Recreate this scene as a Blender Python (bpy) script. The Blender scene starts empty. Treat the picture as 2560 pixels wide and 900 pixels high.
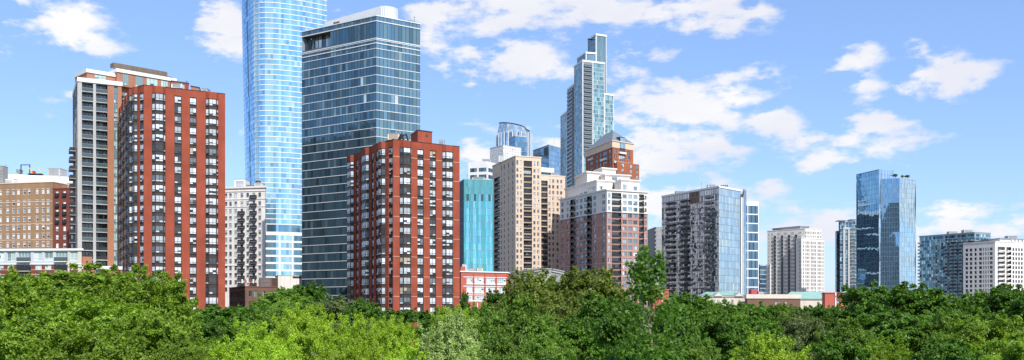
import bpy, math, random
import numpy as np
from mathutils import Vector
R = random.Random(7)
F, HZ, CX, CZ = 2400.0, 780.0, 1280.0, 12.0      # focal length and horizon in photograph pixels, camera height
sc = bpy.context.scene
col = sc.collection

# ------------------------------------------------------------------ camera, sky, sun, exposure
cam = bpy.data.objects.new('camera', bpy.data.cameras.new('camera'))
col.objects.link(cam); sc.camera = cam
cam.location = (0, 0, CZ); cam.rotation_euler = (math.radians(90), 0, 0)
cam.data.sensor_width = 36; cam.data.lens = 36 * F / 2560; cam.data.shift_y = (HZ - 450) / 2560
cam.data.clip_end = 9000; cam.data.clip_start = 0.5
SUN_AZ, SUN_EL = math.radians(153), math.radians(44)      # clockwise from +Y, and height
sunvec = Vector((math.sin(SUN_AZ) * math.cos(SUN_EL), math.cos(SUN_AZ) * math.cos(SUN_EL), math.sin(SUN_EL)))
sl = bpy.data.lights.new('sun', 'SUN'); sl.energy = 4.0; sl.angle = math.radians(0.53); sl.color = (1, 0.955, 0.89)
so = bpy.data.objects.new('sun', sl); col.objects.link(so); so.rotation_euler = sunvec.to_track_quat('Z', 'Y').to_euler()
sc.view_settings.view_transform = 'Standard'; sc.view_settings.look = 'None'
sc.view_settings.exposure = 0.5; sc.view_settings.gamma = 1.0
sc.cycles.max_bounces = 6; sc.cycles.transparent_max_bounces = 8; sc.cycles.caustics_reflective = False
sc.cycles.caustics_refractive = False; sc.cycles.sample_clamp_indirect = 8

world = bpy.data.worlds.new('World'); sc.world = world; world.use_nodes = True
def build_sky():
    nt = world.node_tree; N = nt.nodes; L = nt.links; N.clear()
    def math_(op, a, b=None, c=None, clamp=False):
        n = N.new('ShaderNodeMath'); n.operation = op; n.use_clamp = clamp
        for i, v in enumerate((a, b, c)):
            if v is None: continue
            if isinstance(v, (int, float)): n.inputs[i].default_value = v
            else: L.new(v, n.inputs[i])
        return n.outputs[0]
    sky = N.new('ShaderNodeTexSky'); sky.sky_type = 'NISHITA'; sky.sun_disc = False
    sky.sun_elevation = SUN_EL; sky.sun_rotation = SUN_AZ
    sky.air_density = 1.0; sky.dust_density = 0.6; sky.ozone_density = 2.4; sky.altitude = 0
    tc = N.new('ShaderNodeTexCoord'); sep = N.new('ShaderNodeSeparateXYZ'); L.new(tc.outputs['Generated'], sep.inputs[0])
    az = math_('ARCTAN2', sep.outputs[0], sep.outputs[1]); el = math_('ARCSINE', sep.outputs[2])
    ck = N.new('ShaderNodeCombineXYZ'); L.new(az, ck.inputs[0]); L.new(el, ck.inputs[1])
    def noise(scale, detail, rough, vec, dim='3D'):
        n = N.new('ShaderNodeTexNoise'); n.inputs['Scale'].default_value = scale; n.inputs['Detail'].default_value = detail
        n.inputs['Roughness'].default_value = rough; L.new(vec, n.inputs['Vector']); return n
    mp = N.new('ShaderNodeMapping'); mp.inputs['Scale'].default_value = (1, 1, 2.3); L.new(tc.outputs['Generated'], mp.inputs[0])
    nA = noise(20, 10, 0.58, mp.outputs[0]); nB = noise(6, 3, 0.5, mp.outputs[0])
    # warp the cloud positions a little so that no outline is an ellipse
    nW = noise(20, 5, 0.6, mp.outputs[0])
    vm = N.new('ShaderNodeVectorMath'); vm.operation = 'MULTIPLY_ADD'
    L.new(nW.outputs['Color'], vm.inputs[0]); vm.inputs[1].default_value = (0.05, 0.03, 0); 
    sb = N.new('ShaderNodeVectorMath'); sb.operation = 'SUBTRACT'; L.new(ck.outputs[0], sb.inputs[0]); sb.inputs[1].default_value = (0.025, 0.015, 0)
    L.new(sb.outputs[0], vm.inputs[2]); P = vm.outputs[0]
    # cloud bodies: centre and half-size, given where they stand in the sky (photograph pixels -> azimuth/elevation)
    CL = [(170,60,100,55,1.0),(225,105,70,35,.85),(80,60,60,60,.45),(575,55,55,75,.75),(600,110,40,50,.6),(1120,45,110,45,.85),(1300,25,200,60,1.0),(1380,80,120,50,.6),
          (1500,15,200,50,.95),(1700,15,190,40,.9),(1890,25,55,35,.85),(1850,65,60,22,.55),(1300,140,110,48,1.05),(1390,170,60,34,.6),(1225,195,30,22,.4),
          (1630,120,45,30,.5),(1580,235,60,45,.7),(1700,265,140,55,.95),(1850,245,70,45,.85),(1920,305,85,40,.85),(1800,300,120,45,.7),(1930,180,48,28,.7),
          (1660,390,150,58,1.1),(1840,385,60,32,.6),(2150,190,62,52,.95),(2385,180,80,50,.95),(2450,190,50,30,.65),(2290,230,32,20,.6),
          (2120,365,150,42,1.0),(2200,320,90,45,.85),(2180,290,50,28,.5),(1190,385,70,42,.95),(1380,365,70,32,.75),(1150,420,40,28,.5),
          (1690,505,150,44,.95),(1880,500,100,32,.85),(2020,570,150,40,.85),(1750,540,120,34,.6),(2440,525,200,17,.85),(2380,575,220,24,.8),(2550,565,90,32,.6),
          (2100,480,50,14,.45),(1600,330,50,22,.4),(150,250,50,20,.25),(600,330,20,12,.4),(180,240,20,14,.3),(1000,520,160,40,.5)]
    acc = None
    for cx, cy, rx, ry, s in CL:
        a = (cx - CX) / F; b = (HZ - cy) / F
        A = math.atan(a); E = math.atan(b / math.sqrt(1 + a * a))
        k = 1 / (1 + a * a); ra = rx / F * k * 1.12; re = ry / F * math.cos(A) * 1.12
        s1 = N.new('ShaderNodeVectorMath'); s1.operation = 'SUBTRACT'; L.new(P, s1.inputs[0]); s1.inputs[1].default_value = (A, E, 0)
        s2 = N.new('ShaderNodeVectorMath'); s2.operation = 'MULTIPLY'; L.new(s1.outputs[0], s2.inputs[0]); s2.inputs[1].default_value = (1 / ra, 1 / re, 0)
        s3 = N.new('ShaderNodeVectorMath'); s3.operation = 'LENGTH'; L.new(s2.outputs[0], s3.inputs[0])
        v = math_('MULTIPLY_ADD', s3.outputs['Value'], -s * 0.75, s)
        acc = v if acc is None else math_('SMOOTH_MAX', acc, v, 0.1)
    # elsewhere in the sky (seen only in the glass): ordinary scattered clouds
    nC = noise(3.2, 2, 0.5, tc.outputs['Generated'])
    rest = math_('MULTIPLY_ADD', nC.outputs['Fac'], 3.4, -1.5)
    front = math_('GREATER_THAN', sep.outputs[1], 0.55)
    hi = math_('LESS_THAN', sep.outputs[2], 0.5); fr = math_('MULTIPLY', front, hi)
    mixd = N.new('ShaderNodeMix'); mixd.data_type = 'FLOAT'; L.new(fr, mixd.inputs[0]); L.new(rest, mixd.inputs[2]); L.new(acc, mixd.inputs[3])
    dens = math_('ADD', mixd.outputs[0], math_('MULTIPLY_ADD', nA.outputs['Fac'], 3.5, -1.93))
    mr = N.new('ShaderNodeMapRange'); mr.interpolation_type = 'SMOOTHSTEP'; L.new(dens, mr.inputs[0])
    mr.inputs[1].default_value = -0.10; mr.inputs[2].default_value = 0.60; mr.inputs[3].default_value = 0; mr.inputs[4].default_value = 0.97
    up = math_('GREATER_THAN', sep.outputs[2], 0.0); alpha = math_('MULTIPLY', mr.outputs[0], up)
    shade = N.new('ShaderNodeMapRange'); L.new(nB.outputs['Fac'], shade.inputs[0]); shade.inputs[1].default_value = .38; shade.inputs[2].default_value = .62
    cr = N.new('ShaderNodeMix'); cr.data_type = 'RGBA'; L.new(shade.outputs[0], cr.inputs[0])
    cr.inputs[6].default_value = (6.0, 6.1, 6.7, 1); cr.inputs[7].default_value = (7.2, 7.15, 7.1, 1)
    # clear air: pull the Nishita blue a touch paler, as the photograph's exposure has it
    tint = N.new('ShaderNodeMix'); tint.data_type = 'RGBA'; tint.blend_type = 'MULTIPLY'; tint.inputs[0].default_value = 1
    L.new(sky.outputs[0], tint.inputs[6]); tint.inputs[7].default_value = SKY_TINT
    pale = N.new('ShaderNodeMix'); pale.data_type = 'RGBA'; pale.inputs[0].default_value = SKY_MIX
    L.new(tint.outputs[2], pale.inputs[6]); pale.inputs[7].default_value = SKY_PALE
    fin = N.new('ShaderNodeMix'); fin.data_type = 'RGBA'; L.new(alpha, fin.inputs[0]); L.new(pale.outputs[2], fin.inputs[6]); L.new(cr.outputs[2], fin.inputs[7])
    bg = N.new('ShaderNodeBackground'); bg.inputs['Strength'].default_value = 0.1; L.new(fin.outputs[2], bg.inputs[0])
    out = N.new('ShaderNodeOutputWorld'); L.new(bg.outputs[0], out.inputs[0])
SKY_TINT = (1.06, 1.13, 1.40, 1); SKY_MIX = 0.3; SKY_PALE = (2.7, 4.5, 7.4, 1)
build_sky()
world.cycles.sampling_method = 'MANUAL'; world.cycles.sample_map_resolution = 512

# ------------------------------------------------------------------ materials
MATS = {}
def newmat(name):
    m = bpy.data.materials.new(name); m.use_nodes = True; MATS[name] = m
    return m, m.node_tree.nodes, m.node_tree.links, m.node_tree.nodes['Principled BSDF']
def stone(name, c, rough=0.85, var=0.12, scale=0.25, stretch=1.0, brick=None, streak=0.0):
    """solid wall colour with large patches, fine grain, brick courses if asked"""
    m, N, L, P = newmat(name)
    tc = N.new('ShaderNodeTexCoord'); mp = N.new('ShaderNodeMapping'); mp.inputs['Scale'].default_value = (1, 1, stretch); L.new(tc.outputs['Object'], mp.inputs[0])
    n = N.new('ShaderNodeTexNoise'); n.inputs['Scale'].default_value = scale; n.inputs['Detail'].default_value = 8; n.inputs['Roughness'].default_value = .65; L.new(mp.outputs[0], n.inputs[0])
    mr = N.new('ShaderNodeMapRange'); L.new(n.outputs[0], mr.inputs[0]); mr.inputs[1].default_value = .3; mr.inputs[2].default_value = .7
    mr.inputs[3].default_value = 1 - var; mr.inputs[4].default_value = 1 + var
    val = mr.outputs[0]
    if brick:
        w = N.new('ShaderNodeTexWave'); w.wave_type = 'BANDS'; w.bands_direction = 'Z'; w.inputs['Scale'].default_value = brick; w.inputs['Distortion'].default_value = 1.2; w.inputs['Detail'].default_value = 3
        L.new(tc.outputs['Object'], w.inputs[0])
        q = N.new('ShaderNodeMapRange'); L.new(w.outputs['Fac'], q.inputs[0]); q.inputs[3].default_value = .86; q.inputs[4].default_value = 1.1
        k = N.new('ShaderNodeMath'); k.operation = 'MULTIPLY'; L.new(q.outputs[0], k.inputs[0]); L.new(val, k.inputs[1]); val = k.outputs[0]
    if streak:
        mp2 = N.new('ShaderNodeMapping'); mp2.inputs['Scale'].default_value = (1, 1, .04); L.new(tc.outputs['Object'], mp2.inputs[0])
        n2 = N.new('ShaderNodeTexNoise'); n2.inputs['Scale'].default_value = 1.1; n2.inputs['Detail'].default_value = 5; L.new(mp2.outputs[0], n2.inputs[0])
        q = N.new('ShaderNodeMapRange'); L.new(n2.outputs[0], q.inputs[0]); q.inputs[1].default_value = .4; q.inputs[2].default_value = .75; q.inputs[3].default_value = 1.0; q.inputs[4].default_value = 1 - streak
        k = N.new('ShaderNodeMath'); k.operation = 'MULTIPLY'; L.new(q.outputs[0], k.inputs[0]); L.new(val, k.inputs[1]); val = k.outputs[0]
    v = N.new('ShaderNodeVectorMath'); v.operation = 'SCALE'; v.inputs[0].default_value = c; L.new(val, v.inputs['Scale'])
    L.new(v.outputs[0], P.inputs['Base Color']); P.inputs['Roughness'].default_value = rough
    P.inputs['Specular IOR Level'].default_value = 0.25
    return m
def pane(name, tint=(1, 1, 1), metal=0.0, rough=0.03, jit=0.02, wave=0.0, spec=0.5, wscale=.12):
    """glass: base colour from each pane's own attribute, each pane tilted a hair so reflections break up"""
    m, N, L, P = newmat(name)
    at = N.new('ShaderNodeAttribute'); at.attribute_name = 'col'
    v = N.new('ShaderNodeVectorMath'); v.operation = 'MULTIPLY'; L.new(at.outputs['Color'], v.inputs[0]); v.inputs[1].default_value = tint
    L.new(v.outputs[0], P.inputs['Base Color']); P.inputs['Roughness'].default_value = rough; P.inputs['Metallic'].default_value = metal
    P.inputs['Specular IOR Level'].default_value = spec; P.inputs['IOR'].default_value = 1.52
    k = N.new('ShaderNodeMath'); k.operation = 'MULTIPLY'; k.inputs[1].default_value = 917.3; L.new(at.outputs['Alpha'], k.inputs[0])
    wn = N.new('ShaderNodeTexWhiteNoise'); wn.noise_dimensions = '1D'; L.new(k.outputs[0], wn.inputs['W'])
    a = N.new('ShaderNodeVectorMath'); a.operation = 'SUBTRACT'; L.new(wn.outputs['Color'], a.inputs[0]); a.inputs[1].default_value = (.5, .5, .5)
    b = N.new('ShaderNodeVectorMath'); b.operation = 'SCALE'; L.new(a.outputs[0], b.inputs[0]); b.inputs['Scale'].default_value = jit
    g = N.new('ShaderNodeNewGeometry'); add = N.new('ShaderNodeVectorMath'); L.new(b.outputs[0], add.inputs[0]); L.new(g.outputs['Normal'], add.inputs[1])
    last = add
    if wave:
        tc = N.new('ShaderNodeTexCoord'); n = N.new('ShaderNodeTexNoise'); n.inputs['Scale'].default_value = wscale; n.inputs['Detail'].default_value = 3; L.new(tc.outputs['Object'], n.inputs[0])
        s = N.new('ShaderNodeVectorMath'); s.operation = 'SUBTRACT'; L.new(n.outputs['Color'], s.inputs[0]); s.inputs[1].default_value = (.5, .5, .5)
        s2 = N.new('ShaderNodeVectorMath'); s2.operation = 'SCALE'; L.new(s.outputs[0], s2.inputs[0]); s2.inputs['Scale'].default_value = wave
        ad2 = N.new('ShaderNodeVectorMath'); L.new(s2.outputs[0], ad2.inputs[0]); L.new(add.outputs[0], ad2.inputs[1]); last = ad2
    nn = N.new('ShaderNodeVectorMath'); nn.operation = 'NORMALIZE'; L.new(last.outputs[0], nn.inputs[0]); L.new(nn.outputs[0], P.inputs['Normal'])
    return m
def leafmat(name, c, var=0.35, trans=0.35, hue=(1.25, 1.1, .6)):
    m, N, L, P = newmat(name)
    at = N.new('ShaderNodeAttribute'); at.attribute_name = 'col'
    mx = N.new('ShaderNodeMix'); mx.data_type = 'RGBA'; mx.inputs[6].default_value = (c[0] * (1 - var), c[1] * (1 - var), c[2] * (1 - var), 1)
    mx.inputs[7].default_value = (c[0] * (1 + var) * hue[0], c[1] * (1 + var) * hue[1], c[2] * (1 + var) * hue[2], 1)
    oi = N.new('ShaderNodeObjectInfo'); L.new(at.outputs['Fac'], mx.inputs[0])
    hs = N.new('ShaderNodeMapRange'); L.new(oi.outputs['Random'], hs.inputs[0]); hs.inputs[3].default_value = .82; hs.inputs[4].default_value = 1.18
    sv = N.new('ShaderNodeVectorMath'); sv.operation = 'SCALE'; L.new(mx.outputs[2], sv.inputs[0]); L.new(hs.outputs[0], sv.inputs['Scale'])
    L.new(sv.outputs[0], P.inputs['Base Color']); P.inputs['Roughness'].default_value = .5; P.inputs['Specular IOR Level'].default_value = .35
    tr = N.new('ShaderNodeBsdfTranslucent'); s2 = N.new('ShaderNodeVectorMath'); s2.operation = 'MULTIPLY'; L.new(sv.outputs[0], s2.inputs[0]); s2.inputs[1].default_value = (1.5, 1.6, .7)
    L.new(s2.outputs[0], tr.inputs[0])
    ms = N.new('ShaderNodeMixShader'); ms.inputs[0].default_value = trans
    L.new(P.outputs[0], ms.inputs[1]); L.new(tr.outputs[0], ms.inputs[2]); L.new(ms.outputs[0], N['Material Output'].inputs[0])
    return m
stone('rust_brick', (.33, .11, .055), var=.12, brick=1.8)
stone('red_brick', (.30, .070, .040), scale=.18, var=.22, brick=2.2, streak=.10)
stone('orange_brick', (.36, .165, .10), var=.1, brick=2.2)
stone('tan_brick', (.34, .215, .125), var=.12, brick=2.2, streak=.2)
stone('maroon_brick', (.19, .058, .042), var=.12, brick=2.2)
stone('brown_brick', (.17, .095, .07), var=.15, brick=2.0)
stone('low_red_brick', (.43, .115, .08), var=.08, brick=2.0)
stone('concrete', (.43, .43, .42), var=.08, streak=.15)
stone('grey_concrete', (.30, .31, .31), var=.1, streak=.15)
stone('white_stone', (.70, .67, .625), var=.06, streak=.16)
stone('cream_stone', (.62, .56, .47), var=.06, streak=.1)
stone('beige_stone', (.66, .51, .385), var=.06, streak=.1)
stone('mauve_brick', (.40, .225, .19), var=.1, brick=1.6)
stone('white_paint', (.72, .72, .72), var=.03)
stone('lilac_panel', (.50, .52, .58), var=.05)
stone('bronze', (.055, .044, .04), rough=.45, var=.15)
stone('dark_metal', (.03, .032, .036), rough=.5, var=.1)
stone('brown_metal', (.17, .135, .105), rough=.6, var=.1, streak=.25)
stone('blue_grey_metal', (.20, .24, .29), rough=.5, var=.06)
stone('slate_roof', (.17, .20, .235), rough=.6, var=.08)
stone('copper_roof', (.26, .43, .37), rough=.6, var=.1, streak=.15)
stone('recess', (.05, .05, .055), var=.2)
stone('band_white', (.66, .69, .71), rough=.5, var=.04)
stone('band_grey', (.42, .46, .49), rough=.45, var=.04)
stone('mullion', (.20, .24, .27), rough=.4, var=.05)
stone('mullion_dark', (.045, .06, .075), rough=.4, var=.05)
stone('bark', (.14, .105, .075), var=.3, scale=3)
stone('pale_bark', (.24, .20, .16), var=.3, scale=6)
stone('grass', (.07, .12, .03), var=.4, scale=.05)
stone('pavement', (.16, .165, .17), var=.4, scale=.02)
stone('orange_panel', (.30, .07, .03), var=.1)
stone('yellow_metal', (.6, .42, .04), var=.05)
stone('red_metal', (.6, .05, .03), var=.05)
pane('window_glass', jit=.05, spec=.7)
pane('supertall_glass', metal=.8, rough=.08, jit=.012, wave=.03)
pane('dark_blue_glass', metal=.55, rough=.03, jit=.03, wave=.04, spec=.7)
pane('teal_glass', metal=.55, rough=.05, jit=.03, wave=.06)
pane('mirror_glass', metal=.85, rough=.02, jit=.012, wave=.035, wscale=.3)
pane('faceted_glass', metal=.85, rough=.015, jit=.008, wave=.03, wscale=.3)
pane('rail_glass', tint=(.16, .22, .24), metal=.2, rough=.08, jit=.03)

# ------------------------------------------------------------------ mesh helpers
def X(px, d): return (px - CX) / F * d
def Z(py, d): return CZ + (HZ - py) / F * d
def P2(px, d): return (X(px, d), d)
class MB:
    def __init__(s): s.v = []; s.f = []; s.m = []; s.c = []; s.mats = []
    def mi(s, mat):
        if mat not in s.mats: s.mats.append(mat)
        return s.mats.index(mat)
    def face(s, pts, mat, c=None):
        n = len(s.v); s.v += [tuple(p) for p in pts]; s.f.append(tuple(range(n, n + len(pts)))); s.m.append(s.mi(mat))
        s.c.append((c or (.5, .5, .5)) + (R.random(),))
    def hexa(s, p, mat, skip=(), c=None):   # p: 8 points, bottom 4 (ccw) then top 4
        Q = {'b': (3, 2, 1, 0), 't': (4, 5, 6, 7), 'f': (0, 1, 5, 4), 'r': (1, 2, 6, 5), 'k': (2, 3, 7, 6), 'l': (3, 0, 4, 7)}
        for k, q in Q.items():
            if k not in skip: s.face([p[i] for i in q], mat, c)
    def box(s, x0, x1, y0, y1, z0, z1, mat, skip=()):
        s.hexa([(x0, y0, z0), (x1, y0, z0), (x1, y1, z0), (x0, y1, z0), (x0, y0, z1), (x1, y0, z1), (x1, y1, z1), (x0, y1, z1)], mat, skip)
    def prism(s, poly, z0, z1, mat, top=None, bottom=False):
        n = len(poly)
        for i in range(n):
            a, b = poly[i], poly[(i + 1) % n]
            s.face([(a[0], a[1], z0), (b[0], b[1], z0), (b[0], b[1], z1), (a[0], a[1], z1)], mat)
        s.face([(p[0], p[1], z1) for p in poly], top or mat)
        if bottom: s.face([(p[0], p[1], z0) for p in reversed(poly)], mat)
    def tube(s, pts, rad, mat, n=7):
        rings = []
        for i, p in enumerate(pts):
            p = Vector(p); a = Vector(pts[max(i - 1, 0)]); b = Vector(pts[min(i + 1, len(pts) - 1)]); t = (b - a).normalized()
            u = t.cross(Vector((.3, 1, .2))).normalized(); w = t.cross(u)
            base = len(s.v)
            for k in range(n):
                q = p + rad[i] * (math.cos(2 * math.pi * k / n) * u + math.sin(2 * math.pi * k / n) * w); s.v.append(tuple(q))
            rings.append(base)
        for i in range(len(rings) - 1):
            for k in range(n):
                s.f.append((rings[i] + k, rings[i] + (k + 1) % n, rings[i + 1] + (k + 1) % n, rings[i + 1] + k)); s.m.append(s.mi(mat)); s.c.append((.5, .5, .5, R.random()))
    def build(s, name, parent=None, org=None, label=None):
        me = bpy.data.meshes.new(name)
        o3 = org if org is not None else (tuple(parent['_o']) if parent is not None and '_o' in parent else (0, 0, 0))
        me.from_pydata([(v[0] - o3[0], v[1] - o3[1], v[2] - o3[2]) for v in s.v], [], s.f)
        for m in s.mats: me.materials.append(MATS[m])
        me.polygons.foreach_set('material_index', s.m)
        at = me.attributes.new('col', 'FLOAT_COLOR', 'FACE'); at.data.foreach_set('color', np.array(s.c, dtype=np.float32).ravel())
        ob = bpy.data.objects.new(name, me); col.objects.link(ob)
        if parent is not None:
            ob.parent = parent
        elif org is not None: ob.location = org
        if label: ob['label'] = label
        return ob
ORG = {}
def thing(name, label, cat, loc, group=None):
    o = bpy.data.objects.new(name, None); col.objects.link(o); o.location = loc; o.empty_display_size = 1
    o['label'] = label; o['category'] = cat
    if group: o['group'] = group
    ORG[o.name] = tuple(loc)
    return o
def build(mb, name, root, parent=None, label=None, stuff=False):
    ob = mb.build(name, parent or root, org=ORG[root.name], label=label)
    if stuff: ob['kind'] = 'stuff'
    return ob
class Wall:
    """one facade, p0 left and p1 right as seen from outside"""
    def __init__(s, p0, p1):
        s.p0 = p0; s.p1 = p1; dx, dy = p1[0] - p0[0], p1[1] - p0[1]; s.L = math.hypot(dx, dy); s.d = (dx / s.L, dy / s.L); s.n = (s.d[1], -s.d[0])
    def at(s, u, z, o=0): return (s.p0[0] + s.d[0] * u + s.n[0] * o, s.p0[1] + s.d[1] * u + s.n[1] * o, z)
    def u(s, px):    # where the wall is seen at this column of the photograph
        t = (px - CX) / F
        den = s.d[0] - t * s.d[1]
        return (t * s.p0[1] - s.p0[0]) / den
    def cols(s, L): return [(max(0, s.u(a)), min(s.L, s.u(b))) for a, b in L]
    def box(s, mb, u0, u1, z0, z1, o0, o1, mat, skip=()):
        sk = set(skip) | {'k'}
        if u0 < .01: sk.add('l')
        if u1 > s.L - .01: sk.add('r')
        mb.hexa([s.at(u0, z0, o1), s.at(u1, z0, o1), s.at(u1, z0, o0), s.at(u0, z0, o0), s.at(u0, z1, o1), s.at(u1, z1, o1), s.at(u1, z1, o0), s.at(u0, z1, o0)], mat, sk)
    def fbox(s, mb, u0, u1, z0, z1, o0, o1, mat, skip=()):
        mb.hexa([s.at(u0, z0, o1), s.at(u1, z0, o1), s.at(u1, z0, o0), s.at(u0, z0, o0), s.at(u0, z1, o1), s.at(u1, z1, o1), s.at(u1, z1, o0), s.at(u0, z1, o0)], mat, skip)
    def quad(s, mb, u0, u1, z0, z1, o, mat, c=None):
        mb.face([s.at(u0, z0, o), s.at(u1, z0, o), s.at(u1, z1, o), s.at(u0, z1, o)], mat, c)
def lp(a, b, t): return (a[0] + (b[0] - a[0]) * t, a[1] + (b[1] - a[1]) * t)
def pick(pal):
    t = R.random() * sum(p[1] for p in pal)
    for c, w in pal:
        t -= w
        if t <= 0: break
    k = R.uniform(.85, 1.12)
    return (c[0] * k, c[1] * k, c[2] * k)
BRIGHT = [((.62, .68, .74), 11), ((.42, .47, .50), 4), ((.14, .17, .20), 2.2), ((.04, .05, .06), 2), ((.40, .35, .24), .8)]  # palest tones mix white blinds with sky reflection painted into the panes
MIX = [((.42, .50, .55), 3), ((.16, .22, .26), 4), ((.04, .05, .06), 4), ((.62, .66, .68), 1)]
DARK = [((.015, .02, .025), 5), ((.05, .065, .08), 3), ((.18, .2, .22), 1)]
PENDING = []
class Bd:
    def __init__(s, name, label, cat, poly, z0=0, group=None):
        """poly: ground corners, left to right as seen, visible ones first; z0 the base"""
        cx = sum(p[0] for p in poly) / len(poly); cy = sum(p[1] for p in poly) / len(poly)
        s.root = thing(name, label, cat, (cx, cy, z0), group); s.poly = poly; s.wins = []; s.mbs = {}
    def wall(s, i): return Wall(s.poly[i], s.poly[(i + 1) % len(s.poly)])
    def mb(s, name):
        if name not in s.mbs: s.mbs[name] = MB()
        return s.mbs[name]
    def part(s, name, mb, parent=None, label=None, stuff=False): return build(mb, name, s.root, parent, label, stuff)
    def done(s):
        for k, m in s.mbs.items():
            if m.f: build(m, k, s.root)
        PENDING.append(s)
    def win(s, w, u0, u1, z0, z1, o=-.2, pal=MIX, nv=2, tz=0, frame='mullion', fw=.09, glass='window_glass', name='window', lower=None, sub=False):
        c3 = w.at((u0 + u1) / 2, (z0 + z1) / 2, o)
        s.wins.append((name, c3, (u1 - u0) * (z1 - z0), w, u0, u1, z0, z1, o, pal, nv, tz, frame, fw, glass, lower, sub))
    def rail(s, w, u0, u1, z, out, mat='dark_metal', slab='concrete', name='balcony', h=1.05, rmat=None, sth=.22):
        c3 = w.at((u0 + u1) / 2, z, out)
        s.wins.append((name, c3, (u1 - u0) * 1.3, w, u0, u1, z, z + h, out, None, 0, 0, slab, sth, rmat or mat, None, False))
def emit(mb, mb2, t):
    name, c3, area, w, u0, u1, z0, z1, o, pal, nv, tz, frame, fw, glass, lower, sub = t
    if pal is None:                      # balcony: slab + railing
        w.fbox(mb, u0, u1, z0 - fw, z0, -.3, o, frame)
        w.fbox(mb2, u0 + .03, u1 - .03, z0 + .08, z1, o - .08, o - .04, glass)
        w.fbox(mb2, u0 + .03, u0 + .07, z0 + .08, z1, 0, o - .09, glass); w.fbox(mb2, u1 - .07, u1 - .03, z0 + .08, z1, 0, o - .09, glass)
        w.fbox(mb2, u0 + .01, u1 - .01, z1, z1 + .06, o - .1, o - .02, frame if glass == 'rail_glass' else 'dark_metal')
        return
    c = pick(pal)
    for i in range(nv):
        a, b = u0 + (u1 - u0) * i / nv, u0 + (u1 - u0) * (i + 1) / nv
        ci = c if R.random() < .75 else pick(pal)
        zt = z0 + tz if tz else z0
        # a drawn blind covers the upper part of some panes
        if tz: w.quad(mb, a, b, z0, zt, o, glass, pick(lower or pal) if R.random() < .6 else ci)
        if R.random() < .25 and ci[0] > .3:
            zb = zt + (z1 - zt) * R.uniform(.25, .6); w.quad(mb, a, b, zt, zb, o, glass, pick(DARK)); w.quad(mb, a, b, zb, z1, o, glass, ci)
        else: w.quad(mb, a, b, zt, z1, o, glass, ci)
    h = fw / 2
    for i in range(nv + 1):
        a = u0 + (u1 - u0) * i / nv
        w.fbox(mb2, a - (h if 0 < i < nv else 0), a + (h if 0 < i < nv else fw) - (fw if i == nv else 0), z0, z1, o - .01, o + .05, frame, ('k',)) if i < nv else w.fbox(mb2, a - fw, a, z0, z1, o - .01, o + .05, frame, ('k',))
    for zz in ((z0, z1 - fw) + ((z0 + tz,) if tz else ())):
        w.fbox(mb2, u0 + fw, u1 - fw, zz, zz + fw, o - .01, o + .045, frame, ('k',))
def flush_windows():
    """the hundred windows (balconies) of a building that show largest become parts, the rest one part"""
    dg = bpy.context.evaluated_depsgraph_get(); dg.update(); eye = Vector((0, 0, CZ))
    for b in PENDING:
        kinds = {}
        for t in b.wins: kinds.setdefault(t[0], []).append(t)
        for k, L in kinds.items():
            if len(L) > 100:
                sc_ = []
                for t in L:
                    c = Vector(t[1]) + Vector((t[3].n[0], t[3].n[1], 0)) * .5; v = c - eye; px = CX + F * v.x / v.y; py = HZ - F * v.z / v.y
                    val = t[2] * abs(v.normalized().dot(Vector((t[3].n[0], t[3].n[1], 0)))) / v.length ** 2
                    if not (0 < px < 2560 and 0 < py < 900): val *= 1e-4
                    else:
                        hit, loc, *_ = sc.ray_cast(dg, eye, v.normalized(), distance=v.length - .8)
                        if hit: val *= 1e-3
                    sc_.append((-val, len(sc_), t))
                sc_.sort(); L = [q[2] for q in sc_]
            head, tail = L[:100], L[100:]
            for t in head:
                m, m2 = MB(), MB()
                if t[16] or t[9] is None:
                    emit(m, m2, t); o = b.part(k, m); b.part('railing' if t[9] is None else 'frame', m2, parent=o)
                else:
                    emit(m, m, t); b.part(k, m)
            if tail:
                m = MB()
                for t in tail: emit(m, m, t)
                b.part(k, m, stuff=True)
def grid(b, w, z0, z1, cols, rows, mat, th=.3, part='wall', back='recess', bt=.02):
    """a wall with real openings: piers between the columns, spandrels between the rows"""
    mb = b.mb(part)
    cols = sorted(cols); rows = sorted(rows)
    e = 0.0
    for a, c in cols + [(w.L, w.L)]:
        if a - e > .02: w.box(mb, e, a, z0, z1, -th, 0, mat)
        e = max(e, c)
    for a, c in cols:
        e = z0
        for za, zc in rows + [(z1, z1)]:
            if za - e > .02: w.box(mb, a, c, e, za, -th, -.003, mat, ('l', 'r'))
            e = max(e, zc)
    w.quad(mb, 0, w.L, z0, z1, -th - bt, back)
def roofslab(b, poly, z, mat, part='roof', th=.5, zlow=None):
    mb = b.mb(part); mb.prism(poly, z - th, z, mat)
def scalepoly(poly, k, c=None):
    cx = sum(p[0] for p in poly) / len(poly); cy = sum(p[1] for p in poly) / len(poly)
    if c: cx, cy = c
    return [(cx + (p[0] - cx) * k, cy + (p[1] - cy) * k) for p in poly]
def offpoly(poly, o):
    """offset a convex polygon (listed left to right along its front) outwards by o"""
    n = len(poly); out = []
    for i in range(n):
        a, b, c = poly[i - 1], poly[i], poly[(i + 1) % n]
        w1, w2 = Wall(a, b), Wall(b, c)
        m = (w1.n[0] + w2.n[0], w1.n[1] + w2.n[1]); l = math.hypot(*m) or 1; m = (m[0] / l, m[1] / l)
        k = o / max(.35, m[0] * w1.n[0] + m[1] * w1.n[1]); out.append((b[0] + m[0] * k, b[1] + m[1] * k))
    return out
def cornice(b, poly, z0, z1, o, mat, part='cornice', nw=None):
    mb = b.mb(part); mb.prism(offpoly(poly, o), z0, z1, mat, bottom=True)
def para(L, C, Rr):  # back corner of a parallelogram plan
    return [L, C, Rr, (L[0] + Rr[0] - C[0], L[1] + Rr[1] - C[1])]
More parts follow.
